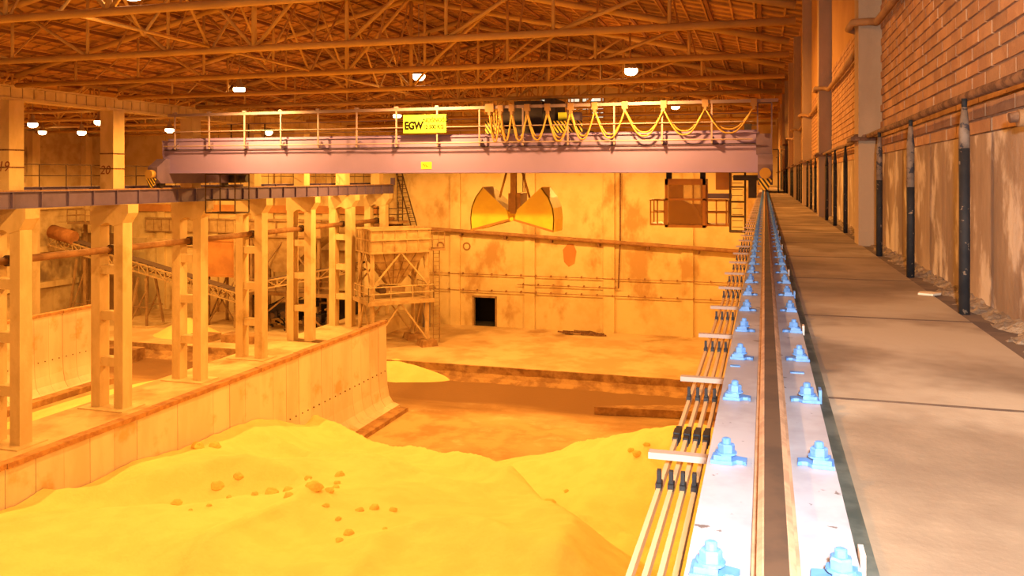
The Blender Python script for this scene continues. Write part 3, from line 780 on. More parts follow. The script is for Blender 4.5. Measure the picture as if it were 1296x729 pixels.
# handrail with posts along the near girder
PX = [-29.9+2.13*k for k in range(15)]
for x in PX:
    if x > -0.3: continue
    p = MB().box(x-0.035,x+0.035,GY0-0.34,GY0-0.29,1.50,3.26).build('rail_post', M['railing'], crn)
    MB().prism([(GY0-0.29,1.50),(GY0,1.50),(GY0,1.85),(GY0-0.29,1.60)],'yz',x-0.03,x+0.03).build('post_bracket', M['purpledark'], p)
for z,r in ((1.66,0.03),(2.42,0.025)):
    MB().tube((-30.6,GY0-0.35,z),(-0.5,GY0-0.35,z),r,6).build('guard_rail', M['railing'], crn)
MB().box(-30.6,-0.3,GY0+0.05,GY0+0.07,GT+0.03,GT+0.13).build('toe_board', M['purple'], crn)
for x in (-30.5,-29.3,-28.2): MB().box(x-0.03,x+0.03,43.0,43.06,1.9,3.2).build('rail_post', M['darksteel'], crn)
MB().tube((-30.8,43,3.2),(-0.3,43,3.2),0.03,6).tube((-30.8,43,2.6),(-0.3,43,2.6),0.025,6).build('guard_rail', M['railing'], crn)
# right-end posts
for x in (-0.30,0.28):
    MB().box(x-0.03,x+0.03,37.3,37.36,1.9,3.2).build('rail_post', M['purpledark'], crn)
MB().tube((-0.3,37.33,3.2),(0.28,37.33,3.2),0.03,6).build('guard_rail', M['purpledark'], crn)
MB().box(-0.85,-0.55,37.8,38.2,1.98,2.35).build('junction_box', M['machine'], crn)
# electrical cabinet and access ladder below the right end
MB().box(-2.15,-1.45,39.3,39.8,-0.55,0.27).build('control_cabinet', M['cab'], crn)
MB().box(-2.5,-1.45,39.2,39.9,-0.95,-0.72).build('cabinet_shelf', M['purpledark'], crn)
cage(-1.5,-0.85,38.7,39.6,-2.42,0.25,'access_cage',crn,M['darksteel'],0.035,4)
b = MB()
for k in range(9): b.tube((-1.4,38.75,-2.2+0.28*k),(-0.95,38.75,-2.2+0.28*k),0.015,5)
b.build('access_ladder', M['darksteel'], crn)
MB().box(-1.35,-0.3,38.6,39.1,-0.12,0.12).box(-0.7,-0.35,38.6,39.0,-0.9,-0.1).build('collector_arm', M['machine'], crn)
# collector bracket around the walkway end of the carriage
MB().tube((0.33,37.2,1.2),(0.55,37.2,1.2),0.03,6).tube((0.55,37.2,1.2),(0.55,37.2,-0.62),0.03,6).build('sweep_bar', M['machine'], crn)

# festoon
fs_ = thing('festoon_line','festoon track with looped cables along the crane handrail','festoon',(-15,37.4,1.7))
FY = GY0-0.32; FZ = 3.30
MB().box(-30.3,0.55,FY-0.045,FY+0.045,FZ-0.07,FZ+0.07).build('festoon_track', M['track'], fs_)
carr = [-12.34,-11.8,-11.26,-10.52,-9.55,-8.46,-7.35,-5.98,-4.27,-2.48,-0.45]
bot = [1.68,1.72,1.72,1.74,1.68,1.74,1.78,1.85,1.88,1.93]
for i,x in enumerate(carr):
    s = 1.6 if i==0 else 1
    c = MB().box(x-0.13*s,x+0.13*s,FY-0.10,FY+0.10,FZ-0.22,FZ+0.10*s).box(x-0.06,x+0.06,FY-0.12,FY+0.12,FZ-0.38,FZ-0.2).build('cable_carrier', M['carrier'], fs_)
for x in PX:
    if -13<x<-0.2 or x>-0.2: continue
    MB().box(x-0.09,x+0.09,FY-0.07,FY+0.07,FZ+0.06,FZ+0.15).build('track_clamp', M['railing'], fs_)
for i in range(len(carr)-1):
    a,b_ = carr[i],carr[i+1]
    for k,(dy,dz) in enumerate(((-0.07,0),(0.04,0.17))):
        pts=[]
        for j in range(17):
            t=j/16; u=2*t-1
            x=(a+b_)/2+(b_-a)/2*u*(0.80+0.2*abs(u)**3)*1.0
            z=(bot[i]+dz)+(FZ-0.28-bot[i]-dz)*(abs(u)**2.6)
            pts.append((x,FY+dy,z))
        MB().path(pts,0.038,6).build('festoon_cable', M['cable'], fs_, True)
for k in range(5):
    x=-12.25+0.12*k
    MB().path([(x,FY-0.02,FZ-0.1),(x+0.03,FY-0.04,2.6),(x-0.02,FY,2.1),(x+0.1,FY+0.05,1.9)],0.03,6).build('cable_tail', M['cable'], fs_, True)

# signs
sg = thing('capacity_sign','yellow EGW load capacity sign on the crane handrail','sign',(-15.6,37.2,2.14))
MB().box(-16.72,-14.50,37.20,37.23,2.15,3.02).build('sign_board', M['yellow'], sg)
def text(body,x,z,size,parent,y,bold=0.0,xs=1.0):
    f = bpy.data.curves.new('lettering','FONT'); f.body=body; f.size=size; f.extrude=0.003; f.offset=bold; f.materials.append(M['ink'])
    q = bpy.data.objects.new('lettering',f); C.objects.link(q); q.parent=parent; bs=BASE[parent]
    q.location=(x-bs[0],y-bs[1],z-bs[2]); q.rotation_euler=(R(90),0,0); q.scale=(xs,1,1); return to_mesh(q)
text('EGW',-16.65,2.34,0.50,sg,37.196,0.03,0.84)
text('NOŚNOŚĆ',-15.68,2.66,0.27,sg,37.196,0.010,0.92)
text('12 500 KG',-15.68,2.34,0.27,sg,37.196,0.010,0.88)
tg = thing('small_sticker','small yellow sticker low on the purple girder','sticker',(-15.66,37.58,0.42))
MB().box(-15.95,-15.40,37.585,37.597,0.42,0.77).build('sticker_sheet', M['yellow'], tg)
MB().path([(-15.86,37.58,0.60),(-15.80,37.58,0.67),(-15.76,37.58,0.55),(-15.70,37.58,0.66),(-15.66,37.58,0.54),(-15.6,37.58,0.56)],0.013,5).build('scribble', M['ink'], tg)

# trolley
tr = thing('crane_trolley','dark hoist trolley with striped guards on top of the crane','trolley',(-10.5,40,GT))
MB().box(-12.9,-8.2,38.6,41.5,2.10,2.32).build('frame', M['machine'], tr)
MB().tube((-12.2,39.4,2.95),(-9.9,39.4,2.95),0.55,18).build('hoist_drum', M['machine'], tr, True)
MB().box(-11.6,-10.2,38.8,39.4,2.3,3.7).build('gear_case', M['machine'], tr)
MB().box(-10.1,-9.6,38.9,41.0,2.3,3.8).build('end_frame', M['machine'], tr)
MB().tube((-9.5,40.2,2.9),(-8.6,40.2,2.9),0.32,14).build('hoist_motor', M['purpledark'], tr, True)
MB().box(-9.6,-8.2,38.55,38.6,2.05,2.7).build('striped_guard', M['stripe'], tr)
MB().box(-13.0,-12.2,38.55,38.6,2.05,2.75).build('striped_guard', M['stripe'], tr)
MB().box(-9.4,-8.9,38.7,39.3,2.75,3.1).build('terminal_box', M['yellow'], tr)
for x in (-12.6,-8.4):
    for y in (38.7,41.8): MB().tube((x,y,2.14),(x,y+0.15,2.14),0.16,14).build('trolley_wheel', M['machine'], tr, True)

# grab
gr = thing('clamshell_grab','open yellow clamshell grab hanging below the crane','grab',(-11.7,40,-2.7))
GYa,GYb = 38.75,40.55; PV = (-11.72,-2.0)
def shell(side):
    p = MB()
    outer = [(-1.5,1.52),(-1.86,1.05),(-2.06,0.55),(-2.12,0.0),(-2.08,-0.6)]
    poly = [(-0.15,-0.02),(-0.25,0.40),(-1.5,1.52)] + outer[1:] 
    P = [(PV[0]+side*-1*x,PV[1]+z) for x,z in poly]
    if side>0: P = [(PV[0]-x,PV[1]+z) for x,z in poly]
    else: P = [(PV[0]+x,PV[1]+z) for x,z in poly]
    root = MB().prism(P,'xz',GYa,GYa+0.04).build('shell_side', M['grab'], gr)
    MB().prism(P,'xz',GYb-0.04,GYb).build('far_side', M['grab'], root)
    O = P[2:]
    v=[];f=[]
    for (x,z) in O: v += [(x,GYa,z),(x,GYb,z),(x+0.0,GYb,z-0.0),(x,GYa,z)]
    th = MB()
    cx,cz = PV
    for (xa,za),(xb,zb) in zip(O,O[1:]):
        da = Vector((xa-cx,za-cz)).normalized()*0.05; db = Vector((xb-cx,zb-cz)).normalized()*0.05
        th.add([(xa,GYa,za),(xa,GYb,za),(xb,GYb,zb),(xb,GYa,zb),(xa-da.x,GYa,za-da.y),(xa-da.x,GYb,za-da.y),(xb-db.x,GYb,zb-db.y),(xb-db.x,GYa,zb-db.y)],
               [(0,1,2,3),(7,6,5,4),(0,4,5,1),(2,6,7,3),(0,3,7,4),(1,5,6,2)])
    th.build('shell_back', M['grab'], gr)
    x2,z2 = P[2]; x1,z1 = P[1]
    MB().add([(x2,GYa,z2),(x2,GYb,z2),(x1,GYb,z1),(x1,GYa,z1),(x2,GYa,z2+0.04),(x2,GYb,z2+0.04),(x1,GYb,z1+0.04),(x1,GYa,z1+0.04)],[(3,2,1,0),(4,5,6,7),(0,1,5,4),(2,3,7,6),(0,4,7,3),(1,2,6,5)]).build('shell_top', M['grab'], gr)
    xl,zl = P[-1]; xp,zp = P[0]
    MB().bar((xl,GYa-0.02,zl+0.04),(xp,GYa-0.02,zp-0.02),0.04,0.10).bar((xl,GYb,zl+0.04),(xp,GYb,zp-0.02),0.04,0.10).build('lip_plate', M['grabdark'], root)
    return root
shell(-1); shell(1)
MB().tube((PV[0],GYa-0.06,PV[1]),(PV[0],GYb+0.06,PV[1]),0.09,12).build('hinge_pin', M['grab'], gr, True)
MB().box(-11.98,-11.36,39.05,40.25,-1.65,-0.75).build('lower_block', M['grabdark'], gr)
MB().box(-11.86,-11.58,39.0,39.2,-1.75,0.6).build('ram', M['grabdark'], gr)
MB().box(-12.2,-11.2,39.1,40.2,0.5,0.9).build('head', M['grabdark'], gr)
for x0_,x1_ in ((-12.0,-12.35),(-11.35,-10.85)):
    MB().tube((x0_,39.1,0.55),(x1_,38.85,-0.95),0.055,8).build('link_arm', M['grabdark'], gr, True)
for x in (-12.05,-11.95,-11.45,-11.35):
    MB().tube((x,39.8,-0.7),(x,39.8,2.3),0.025,6).build('hoist_rope', M['rope'], gr)

# operator cab
cb_ = thing('operator_cab','orange glazed operator cab hanging below the crane','crane cab',(-3.5,39.6,-2.3))
x0,x1,y0,y1,z0,z1 = -4.45,-2.60,39.3,41.0,-2.30,-0.05
MB().box(x0,x1,y0,y1,z0,z0+0.12).build('cab_floor', M['cab'], cb_)
MB().box(x0,x1,y0,y1,z1-0.28,z1).build('cab_roof', M['cab'], cb_)
for x in (x0,x1-0.14):
    for y in (y0,y1-0.1): MB().box(x,x+0.14,y,y+0.1,z0,z1).build('corner_post', M['cab'], cb_)
MB().box(x0,x1,y0,y0+0.06,-1.04,-0.96).build('crossbar', M['cab'], cb_)
MB().box(x0,x1,y1-0.05,y1,z0,-1.25).box(x0,-3.75,y1-0.05,y1,-1.25,z1).box(-2.95,x1,y1-0.05,y1,-1.25,z1).box(-3.32,-3.26,y1-0.05,y1,-1.25,z1).build('rear_panel', M['cab'], cb_)
MB().box(x0+0.1,x1-0.1,y0+0.02,y0+0.035,z0+0.12,-1.04).build('pane', M['glass'], cb_)
MB().box(x0+0.1,x1-0.1,y0+0.02,y0+0.035,-0.96,z1-0.22).build('pane', M['glass'], cb_)
MB().prism([(-4.3,-2.15),(-3.0,-2.15),(-2.75,-2.0),(-3.2,-1.3),(-3.7,-1.05),(-4.2,-1.1)],'xz',40.0,40.4).build('operator_seat', M['grabdark'], cb_)
for x in (-4.3,-2.75): MB().box(x-0.12,x+0.12,39.6,39.9,-0.05,0.28).build('hanger', M['machine'], cb_)
for a,b_,nm in ((-5.15,-4.45,'side_platform'),(-2.60,-1.65,'side_platform')):
    q = MB().box(a,b_,39.4,40.9,z0+0.08,z0+0.16).build(nm, M['cab'], cb_)
    for z in (-1.05,-1.6): MB().bar((a,39.4,z),(b_,39.4,z),0.06).bar((a,40.9,z),(b_,40.9,z),0.06).build('rail', M['cab'], q)
    for x in (a+0.03,(a+b_)/2,b_-0.03): MB().bar((x,39.4,z0+0.1),(x,39.4,-1.02),0.06).build('post', M['cab'], q)
    e = a if a<-5 else b_
    MB().bar((e,39.4,-1.05),(e,40.9,-1.05),0.06).bar((e,40.9,z0),(e,40.9,-1.05),0.06).build('rail', M['cab'], q)

# ---------------------------------------------------------------- back wall fittings
bp_ = thing('wall_pipe','long sagging pipe bracketed across the back wall','pipe',(-15,67.4,-5.2))
MB().path([(-36,67.45,-4.0),(-27.4,67.45,-4.45),(-15,67.45,-5.08),(-2.2,67.45,-5.72),(0,67.45,-5.85)],0.17,10).build('pipe_run', M['pipe'], bp_, True)
for k in range(9):
    x=-33+4*k; z=-4.17-(x+33)*0.051
    MB().box(x-0.08,x+0.08,67.4,68,z-0.42,z-0.15).build('bracket', M['rustpipe'], bp_)
for z,x0_,x1_,nm in ((-8.25,-28,-0.5,'upper cable run crossing the back wall'),(-9.65,-28,-0.5,'lower cable run crossing the back wall above the doorway'),(-9.0,-20,-11.4,'short cable run in the middle of the back wall')):
    t = thing('cable_run',nm,'cable',(x0_,67.8,z))
    MB().tube((x0_,67.74,z),(x1_,67.74,z),0.03,6).build('cable', M['pipe'], t)
    x=x0_+0.5
    while x<x1_: MB().box(x-0.04,x+0.04,67.70,67.99,z-0.05,z+0.10).build('clip', M['pipe'], t); x+=1.3
t = MB().path([(-11.23,67.7,1.0),(-11.25,67.7,-5),(-11.4,67.7,-9.0)],0.06,8).build('down_pipe', M['rustpipe']); tag(t,'thin vertical pipe down the back wall right of the grab','pipe')
# ladder leaning at the left end
ld = thing('wall_ladder','tall rusty ladder slanting down the back wall behind the hopper','ladder',(-30,67.5,-4.3))
for dx in (0,0.55): MB().bar((-31.1+dx,67.6,0.6),(-29.6+dx,67.6,-4.3),0.08).build('stile', M['darksteel'], ld)
for k in range(14):
    t_=k/13; MB().tube((-31.1+1.5*t_,67.6,0.5-4.7*t_),(-30.55+1.5*t_,67.6,0.5-4.7*t_),0.03,5).build('rung', M['darksteel'], ld)
ld2 = thing('wall_ladder','upright ladder on the back wall at the runway end','ladder',(-30.6,67.6,-4.3))
for dx in (0,0.5): MB().bar((-30.9+dx,67.5,1.5),(-30.9+dx,67.5,-4.3),0.07).build('stile', M['darksteel'], ld2)
for k in range(18): MB().tube((-30.9,67.5,-4.1+0.3*k),(-30.4,67.5,-4.1+0.3*k),0.025,5).build('rung', M['darksteel'], ld2)
# debris heap by the wall
dh = thing('scrap_bundle','flat bundle of scrap bars lying at the foot of the back wall','scrap',(-15,67,UP))
for k in range(10):
    x=random.uniform(-16.8,-14.2); y=random.uniform(66.2,67.3); a=random.uniform(-0.5,0.5); l=random.uniform(0.6,2.2)
    MB().bar((x,y,UP+0.06+0.05*(k%4)),(x+l*math.cos(a),y+0.3*math.sin(a),UP+0.1+0.05*(k%3)),0.14,0.1).build('scrap_bar', M['rustpipe'] if k%2 else M['steel'], dh)
MB().path([(-14.6,66.8,UP+0.08),(-13.6,66.9,UP+0.25),(-12.8,67,UP+0.05)],0.05,6).build('hose', M['rustpipe'], dh)
# gable windows
gw = thing('window_1','row of daylight panes high in the end wall','window',(-15.6,67.9,4.9),kind='structure')
for x in (-18.0,-16.9,-15.6,-14.4,-13.6):
    for z in (4.95,5.65,6.3):
        if random.random()<0.3: continue
        q = MB().box(x,x+0.9,67.92,67.96,z,z+0.42).build('pane', M['pane'], gw)
        MB().box(x-0.06,x+0.96,67.93,67.99,z-0.06,z+0.48).build('frame', M['steel'], q)

# ---------------------------------------------------------------- hopper tower (turned on plan)
ta = R(44); L0 = Vector((-27.6,55.7,0)); E1 = Vector((math.cos(ta),math.sin(ta),0)); E2 = Vector((-math.sin(ta),math.cos(ta),0))
TW,TD = 4.6,3.3
def T(a,b,z): p = L0+E1*a+E2*b; return (p.x,p.y,z)
ht = thing('hopper_tower','steel feed hopper on a braced tower right of the column row','hopper',T(TW/2,TD/2,UP))
LEGS=[(0.15,0.15),(TW-0.15,0.15),(TW-0.15,TD-0.15),(0.15,TD-0.15)]
for a,b_ in LEGS:
    MB().bar(T(a,b_,UP+0.45),T(a,b_,-5.5),0.24).build('leg', M['legpaint'], ht)
    q=MB().add([T(a-0.65,b_-0.65,UP),T(a+0.65,b_-0.65,UP),T(a+0.65,b_+0.65,UP),T(a-0.65,b_+0.65,UP),T(a-0.55,b_-0.55,UP+0.45),T(a+0.55,b_-0.55,UP+0.45),T(a+0.55,b_+0.55,UP+0.45),T(a-0.55,b_+0.55,UP+0.45)],[(3,2,1,0),(4,5,6,7),(0,1,5,4),(1,2,6,5),(2,3,7,6),(3,0,4,7)]).build('footing', M['step'], ht)
HB,HT_ = -5.55,-3.85
faces=[((0,0),(TW,0)),((TW,0),(TW,TD)),((TW,TD),(0,TD)),((0,TD),(0,0))]
for (a0,b0),(a1,b1) in faces:
    def Q(t,z,off=0.0):
        p=Vector(T(a0+(a1-a0)*t,b0+(b1-b0)*t,z)); return p
    n=Vector(T(a1,b1,0))-Vector(T(a0,b0,0)); n.z=0; nn=Vector((n.y,-n.x,0)).normalized()
    pan=MB().bar(Q(0,(HB+HT_)/2),Q(1,(HB+HT_)/2),0.06,HT_-HB).build('bin_side', M['hopper'], ht)
    for z in (HB,(HB+HT_)/2+0.1,HT_): MB().bar(Q(-0.02,z)+nn*0.06,Q(1.02,z)+nn*0.06,0.14,0.12).build('rib', M['hopper'], pan)
    for k in range(6): MB().bar(Q(k/5,HB)+nn*0.05,Q(k/5,HT_)+nn*0.05,0.09).build('rib', M['hopper'], pan)
# tapered funnel
cA,cB = TW/2-0.1,TD/2; fb=-8.0
top=[T(0.1,0.1,HB),T(TW-0.1,0.1,HB),T(TW-0.1,TD-0.1,HB),T(0.1,TD-0.1,HB)]; lo_=[T(cA-0.5,cB-0.5,fb),T(cA+0.5,cB-0.5,fb),T(cA+0.5,cB+0.5,fb),T(cA-0.5,cB+0.5,fb)]
fn=MB().add(top+lo_,[(0,1,5,4),(1,2,6,5),(2,3,7,6),(3,0,4,7),(7,6,5,4)]).build('funnel', M['hopper'], ht)
for t_ in (0.3,0.55,0.8):
    ring=[Vector(top[i])*(1-t_)+Vector(lo_[i])*t_ for i in range(4)]
    b=MB()
    for i in range(4): b.bar(ring[i],ring[(i+1)%4],0.07,0.05)
    b.build('funnel_rib', M['steel'], fn)
for i,j in ((0,1),(3,0)):
    for k in (1,2,3,4):
        MB().bar(Vector(top[i]).lerp(Vector(top[j]),k/5),Vector(lo_[i]).lerp(Vector(lo_[j]),k/5),0.06).build('funnel_rib', M['steel'], fn)
# platform with rails
PZ=-9.1
MB().add([T(-0.3,-0.3,PZ-0.28),T(TW+0.3,-0.3,PZ-0.28),T(TW+0.3,TD+0.3,PZ-0.28),T(-0.3,TD+0.3,PZ-0.28),T(-0.3,-0.3,PZ),T(TW+0.3,-0.3,PZ),T(TW+0.3,TD+0.3,PZ),T(-0.3,TD+0.3,PZ)],[(3,2,1,0),(4,5,6,7),(0,1,5,4),(1,2,6,5),(2,3,7,6),(3,0,4,7)]).build('platform', M['hopper'], ht)
pr=[(-0.25,TD),(-0.25,-0.25),(TW+0.25,-0.25),(TW+0.25,TD)]
for (a0,b0),(a1,b1) in zip(pr,pr[1:]):
    b=MB()
    for z in (PZ+0.55,PZ+1.05): b.tube(T(a0,b0,z),T(a1,b1,z),0.04,6)
    for k in range(4): b.tube(T(a0+(a1-a0)*k/3,b0+(b1-b0)*k/3,PZ),T(a0+(a1-a0)*k/3,b0+(b1-b0)*k/3,PZ+1.05),0.04,6)
    b.build('platform_rail', M['legpaint'], ht)
for (a0,b0),(a1,b1) in faces:
    MB().bar(T(a0+(a1-a0)*.04,b0+(b1-b0)*.04,-8.0),T(a0+(a1-a0)*.5,b0+(b1-b0)*.5,HB),0.11).bar(T(a0+(a1-a0)*.96,b0+(b1-b0)*.96,-8.0),T(a0+(a1-a0)*.5,b0+(b1-b0)*.5,HB),0.11).build('upper_brace', M['legpaint'], ht)
    MB().bar(T(a0+(a1-a0)*.04,b0+(b1-b0)*.04,UP+0.5),T(a0+(a1-a0)*.5,b0+(b1-b0)*.5,PZ-.25),0.11).bar(T(a0+(a1-a0)*.96,b0+(b1-b0)*.96,UP+0.5),T(a0+(a1-a0)*.5,b0+(b1-b0)*.5,PZ-.25),0.11).build('lower_brace', M['legpaint'], ht)
# feeder under the funnel, side gangway, ladder
MB().bar(T(cA-0.9,cB,-8.3),T(cA+0.9,cB,-8.5),0.8,0.35).build('feeder', M['steel'], ht)
MB().tube(T(cA-0.9,cB-0.6,-8.5),T(cA-0.9,cB+0.6,-8.5),0.25,12).build('feeder_drum', M['darksteel'], ht)
gx=MB()
for z in (-5.3,-4.7,-4.1): gx.tube(T(TW+0.1,0.2,z),T(TW+1.3,0.2,z),0.035,6)
for a in (TW+0.3,TW+0.8,TW+1.3): gx.tube(T(a,0.2,-5.5),T(a,0.2,-4.1),0.035,6)
gx.build('gangway_rail', M['steel'], ht)
MB().add([T(TW,0.1,-5.55),T(TW+1.35,0.1,-5.55),T(TW+1.35,1.1,-5.55),T(TW,1.1,-5.55),T(TW,0.1,-5.4),T(TW+1.35,0.1,-5.4),T(TW+1.35,1.1,-5.4),T(TW,1.1,-5.4)],[(3,2,1,0),(4,5,6,7),(0,1,5,4),(1,2,6,5),(2,3,7,6),(3,0,4,7)]).build('gangway', M['steel'], ht)
b=MB()
for dx in (0,0.5): b.bar(T(TW+0.5+dx,0.5,UP+0.1),T(TW+0.5+dx,0.5,-5.5),0.06)
for k in range(22): b.tube(T(TW+0.5,0.5,UP+0.4+0.31*k),T(TW+1.0,0.5,UP+0.4+0.31*k),0.02,5)
b.build('ladder', M['steel'], ht)
o=MB().tube((-27.6,66.2,UP),(-27.6,66.2,UP+2.2),0.34,14).tube((-27.6,66.2,UP+2.2),(-27.6,66.2,UP+2.3),0.36,14).build('tall_bin', M['bin']); tag(o,'grey upright bin by the back wall behind the hopper tower','bin')

# ---------------------------------------------------------------- second bay: belt conveyor
def conveyor(name,label,P0,P1,w,dep,bays,belt=True):
    c=thing(name,label,'conveyor',((P0[0]+P1[0])/2,P0[1],min(P0[2],P1[2])))
    a=Vector(P0); b_=Vector(P1); up=Vector((0,0,dep))
    for y in (-w/2,w/2):
        o=Vector((0,y,0))
        MB().bar(a+o,b_+o,0.12).build('bottom_chord', M['hopper'], c)
        MB().bar(a+o+up,b_+o+up,0.12).build('top_chord', M['hopper'], c)
        for k in range(bays):
            p=a.lerp(b_,k/bays); q=a.lerp(b_,(k+1)/bays)
            if k%2: p,q=q,p
            MB().bar(p+o,q+o+up,0.07).build('lacing', M['hopper'], c)
            MB().bar(a.lerp(b_,k/bays)+o,a.lerp(b_,k/bays)+o+up,0.07).build('lacing_post', M['hopper'], c)
    MB().bar(a+up*1.25,b_+up*1.12,w*0.9,0.06).build('belt', M['belt'], c)
    for k in range(bays+1):
        p=a.lerp(b_,k/bays)+up*1.05
        MB().tube(p+Vector((0,-w/2,0)),p+Vector((0,w/2,0)),0.10,8).build('idler', M['machine'], c, True)
    return c
cv=conveyor('belt_conveyor','long inclined lattice belt conveyor in the second bay',(-61.0,60,-5.95),(-41.6,60,-10.25),1.2,0.75,22)
MB().tube((-60.6,59.4,-4.75),(-58.2,59.4,-5.3),0.60,14).build('head_cover', M['drum'], cv, True)
for x,z in ((-51.0,-8.6),(-57.5,-7.2)):
    tz=thing('conveyor_trestle','slim steel trestle under the long conveyor, '+('nearer its middle' if x>-55 else 'nearer its head'),'trestle',(x,60,UP))
    for dy in (-0.8,0.8):
        MB().bar((x-0.9,60+dy*1.3,UP+0.1),(x-0.4,60+dy*0.7,z+0.05),0.16).build('leg', M['steel'], tz)
        MB().bar((x+0.9,60+dy*1.3,UP+0.1),(x+0.4,60+dy*0.7,z+0.05),0.16).build('leg', M['steel'], tz)
        MB().bar((x-0.85,60+dy*1.2,UP+0.4),(x+0.55,60+dy,z-1.2),0.10).bar((x+0.85,60+dy*1.2,UP+1.7),(x-0.75,60+dy,UP+1.7),0.10).build('brace', M['steel'], tz)
    MB().box(x-1.3,x+1.3,58.6,61.4,UP,UP+0.14).build('base', M['concrete'], tz)
# head platform
hp2=thing('head_platform','railed platform high beside the conveyor head','platform',(-57,62,-4))
MB().box(-60.5,-56.5,61,63,-4.2,-4.0).build('deck', M['steel'], hp2)
b=MB()
for z in (-3.4,-2.9): b.bar((-60.5,61,z),(-56.5,61,z),0.07).bar((-60.5,61,z),(-60.5,63,z+0.0),0.07)
for k in range(5): b.bar((-60.5+k,61,-4.0),(-60.5+k,61,-2.9),0.07)
b.build('rail', M['steel'], hp2)
for x in (-60.2,-56.8): MB().bar((x,62.8,UP),(x,62.8,-4.2),0.25).build('leg', M['steel'], hp2)
# dark silo sheet and far-wall windows
o=MB().prism([(-61.35,UP),(-55.2,UP),(-56.6,-5.2),(-61.35,-5.2)],'xz',63.5,64.2).build('bulkhead', M['bulkhead']); tag(o,'dark sloping bulkhead behind the conveyor head','bulkhead')
w2=thing('window_2','strip of square panes in the far wall of the second bay','window',(-53,67.9,-4.9),kind='structure')
MB().box(-57.6,-45.9,67.70,67.75,-5.1,-4.0).build('window_glass', M['hopper'], w2)
for k in range(14): MB().box(-57.6+0.9*k-0.03,-57.6+0.9*k+0.03,67.66,67.75,-5.1,-4.0).build('mullion', M['steel'], w2)
MB().box(-57.7,-45.8,67.60,67.95,-4.0,-3.85).box(-57.7,-45.8,67.60,67.95,-5.2,-5.1).build('window_frame', M['steel'], w2)
for z in (-2.9,-6.2):
    MB().box(-61,-33,67.7,67.99,z-0.35,z+0.35).build('wall_beam', M['orange'] if z>-4 else M['concrete'], bw)

# screening plant behind the columns
o=MB().box(-46.2,-43.2,61.5,64.5,-8.4,-5.4).box(-46.3,-43.1,61.4,64.6,-5.45,-5.25).box(-46.3,-43.1,61.4,64.6,-8.5,-8.3).build('orange_bin', M['orange']); tag(o,'large orange sheet bin behind the column row','bin')
ob=thing('bin_frame','slender steel frame carrying the orange bin','frame',(-44.7,63,UP))
for x in (-46.0,-43.3):
    for y in (61.7,64.3): MB().bar((x,y,UP),(x,y,-8.5),0.2).build('leg', M['steel'], ob)
    MB().bar((x,61.7,UP+0.3),(x,64.3,-8.7),0.1).build('brace', M['steel'], ob)
MB().bar((-46,61.7,UP+0.3),(-43.3,61.7,-8.7),0.1).bar((-43.3,61.7,UP+0.3),(-46,61.7,-8.7),0.1).build('brace', M['steel'], ob)
mast=thing('steel_mast','tall pale lattice mast standing left of the third column','mast',(-42.6,60,UP))
for dx in (0,0.5):
    for dy in (0,0.5): MB().bar((-42.9+dx,61.0+dy,UP),(-42.9+dx,61.0+dy,-3.4),0.12).build('mast_leg', M['hopper'], mast)
for k in range(10): MB().bar((-42.9+0.5*(k%2),61.0,UP+0.9*k),(-42.4-0.5*(k%2),61.0,UP+0.9*(k+1)),0.07).build('lacing', M['hopper'], mast)
MB().box(-43.2,-42.1,60.8,61.8,-3.5,-3.3).build('mast_top', M['hopper'], mast)
sh=thing('screen_hopper','wide sloped hopper above the screening machine behind the columns','hopper',(-38.4,63,UP))
MB().box(-42.0,-35.0,61.5,64.5,-4.9,-3.6).build('bin_side', M['hopper'], sh)
for k in range(6): MB().box(-42.05+1.4*k,-41.93+1.4*k,61.4,61.5,-4.9,-3.6).build('rib', M['steel'], sh)
MB().box(-42.1,-34.9,61.3,61.5,-3.65,-3.5).box(-42.1,-34.9,61.3,61.5,-5.0,-4.85).build('rim', M['steel'], sh)
MB().add([(-42,61.5,-4.9),(-35,61.5,-4.9),(-35,64.5,-4.9),(-42,64.5,-4.9),(-40.2,62.5,-8.0),(-38.9,62.5,-8.0),(-38.9,63.5,-8.0),(-40.2,63.5,-8.0)],[(0,1,5,4),(1,2,6,5),(2,3,7,6),(3,0,4,7),(7,6,5,4)]).build('funnel', M['hopper'], sh)
for x in (-41.7,-35.3):
    for y in (61.7,64.3): MB().bar((x,y,UP),(x,y,-4.9),0.24).build('leg', M['steel'], sh)
MB().bar((-41.7,61.7,-9),(-38.5,61.7,-5),0.12).bar((-35.3,61.7,-9),(-38.5,61.7,-5),0.12).bar((-41.7,61.7,UP),(-35.3,61.7,-9),0.12).build('brace', M['steel'], sh)
sc_=thing('screening_machine','dark screening machine with railed deck among the far columns','machine',(-37.5,62,UP))
MB().box(-41.5,-33.5,60.3,62.8,-9.7,-9.4).build('deck', M['steel'], sc_)
for z in (-8.9,-8.4): MB().bar((-41.5,60.3,z),(-33.5,60.3,z),0.07).build('rail', M['steel'], sc_)
for k in range(9): MB().bar((-41.5+k,60.3,-9.4),(-41.5+k,60.3,-8.4),0.07).build('rail_post', M['steel'], sc_)
for k in range(5): MB().bar((-41.3+1.9*k,60.4,UP),(-41.3+1.9*k,60.4,-9.6),0.18).build('leg', M['steel'], sc_)
MB().bar((-41.3,60.4,UP+0.2),(-37.5,60.4,-9.7),0.12).bar((-33.7,60.4,UP+0.2),(-37.5,60.4,-9.7),0.12).build('brace', M['steel'], sc_)
MB().prism([(-40.5,-11.6),(-35.2,-10.6),(-35.2,-9.9),(-40.5,-10.8)],'xz',60.9,62.4).build('screen_box', M['machine'], sc_)
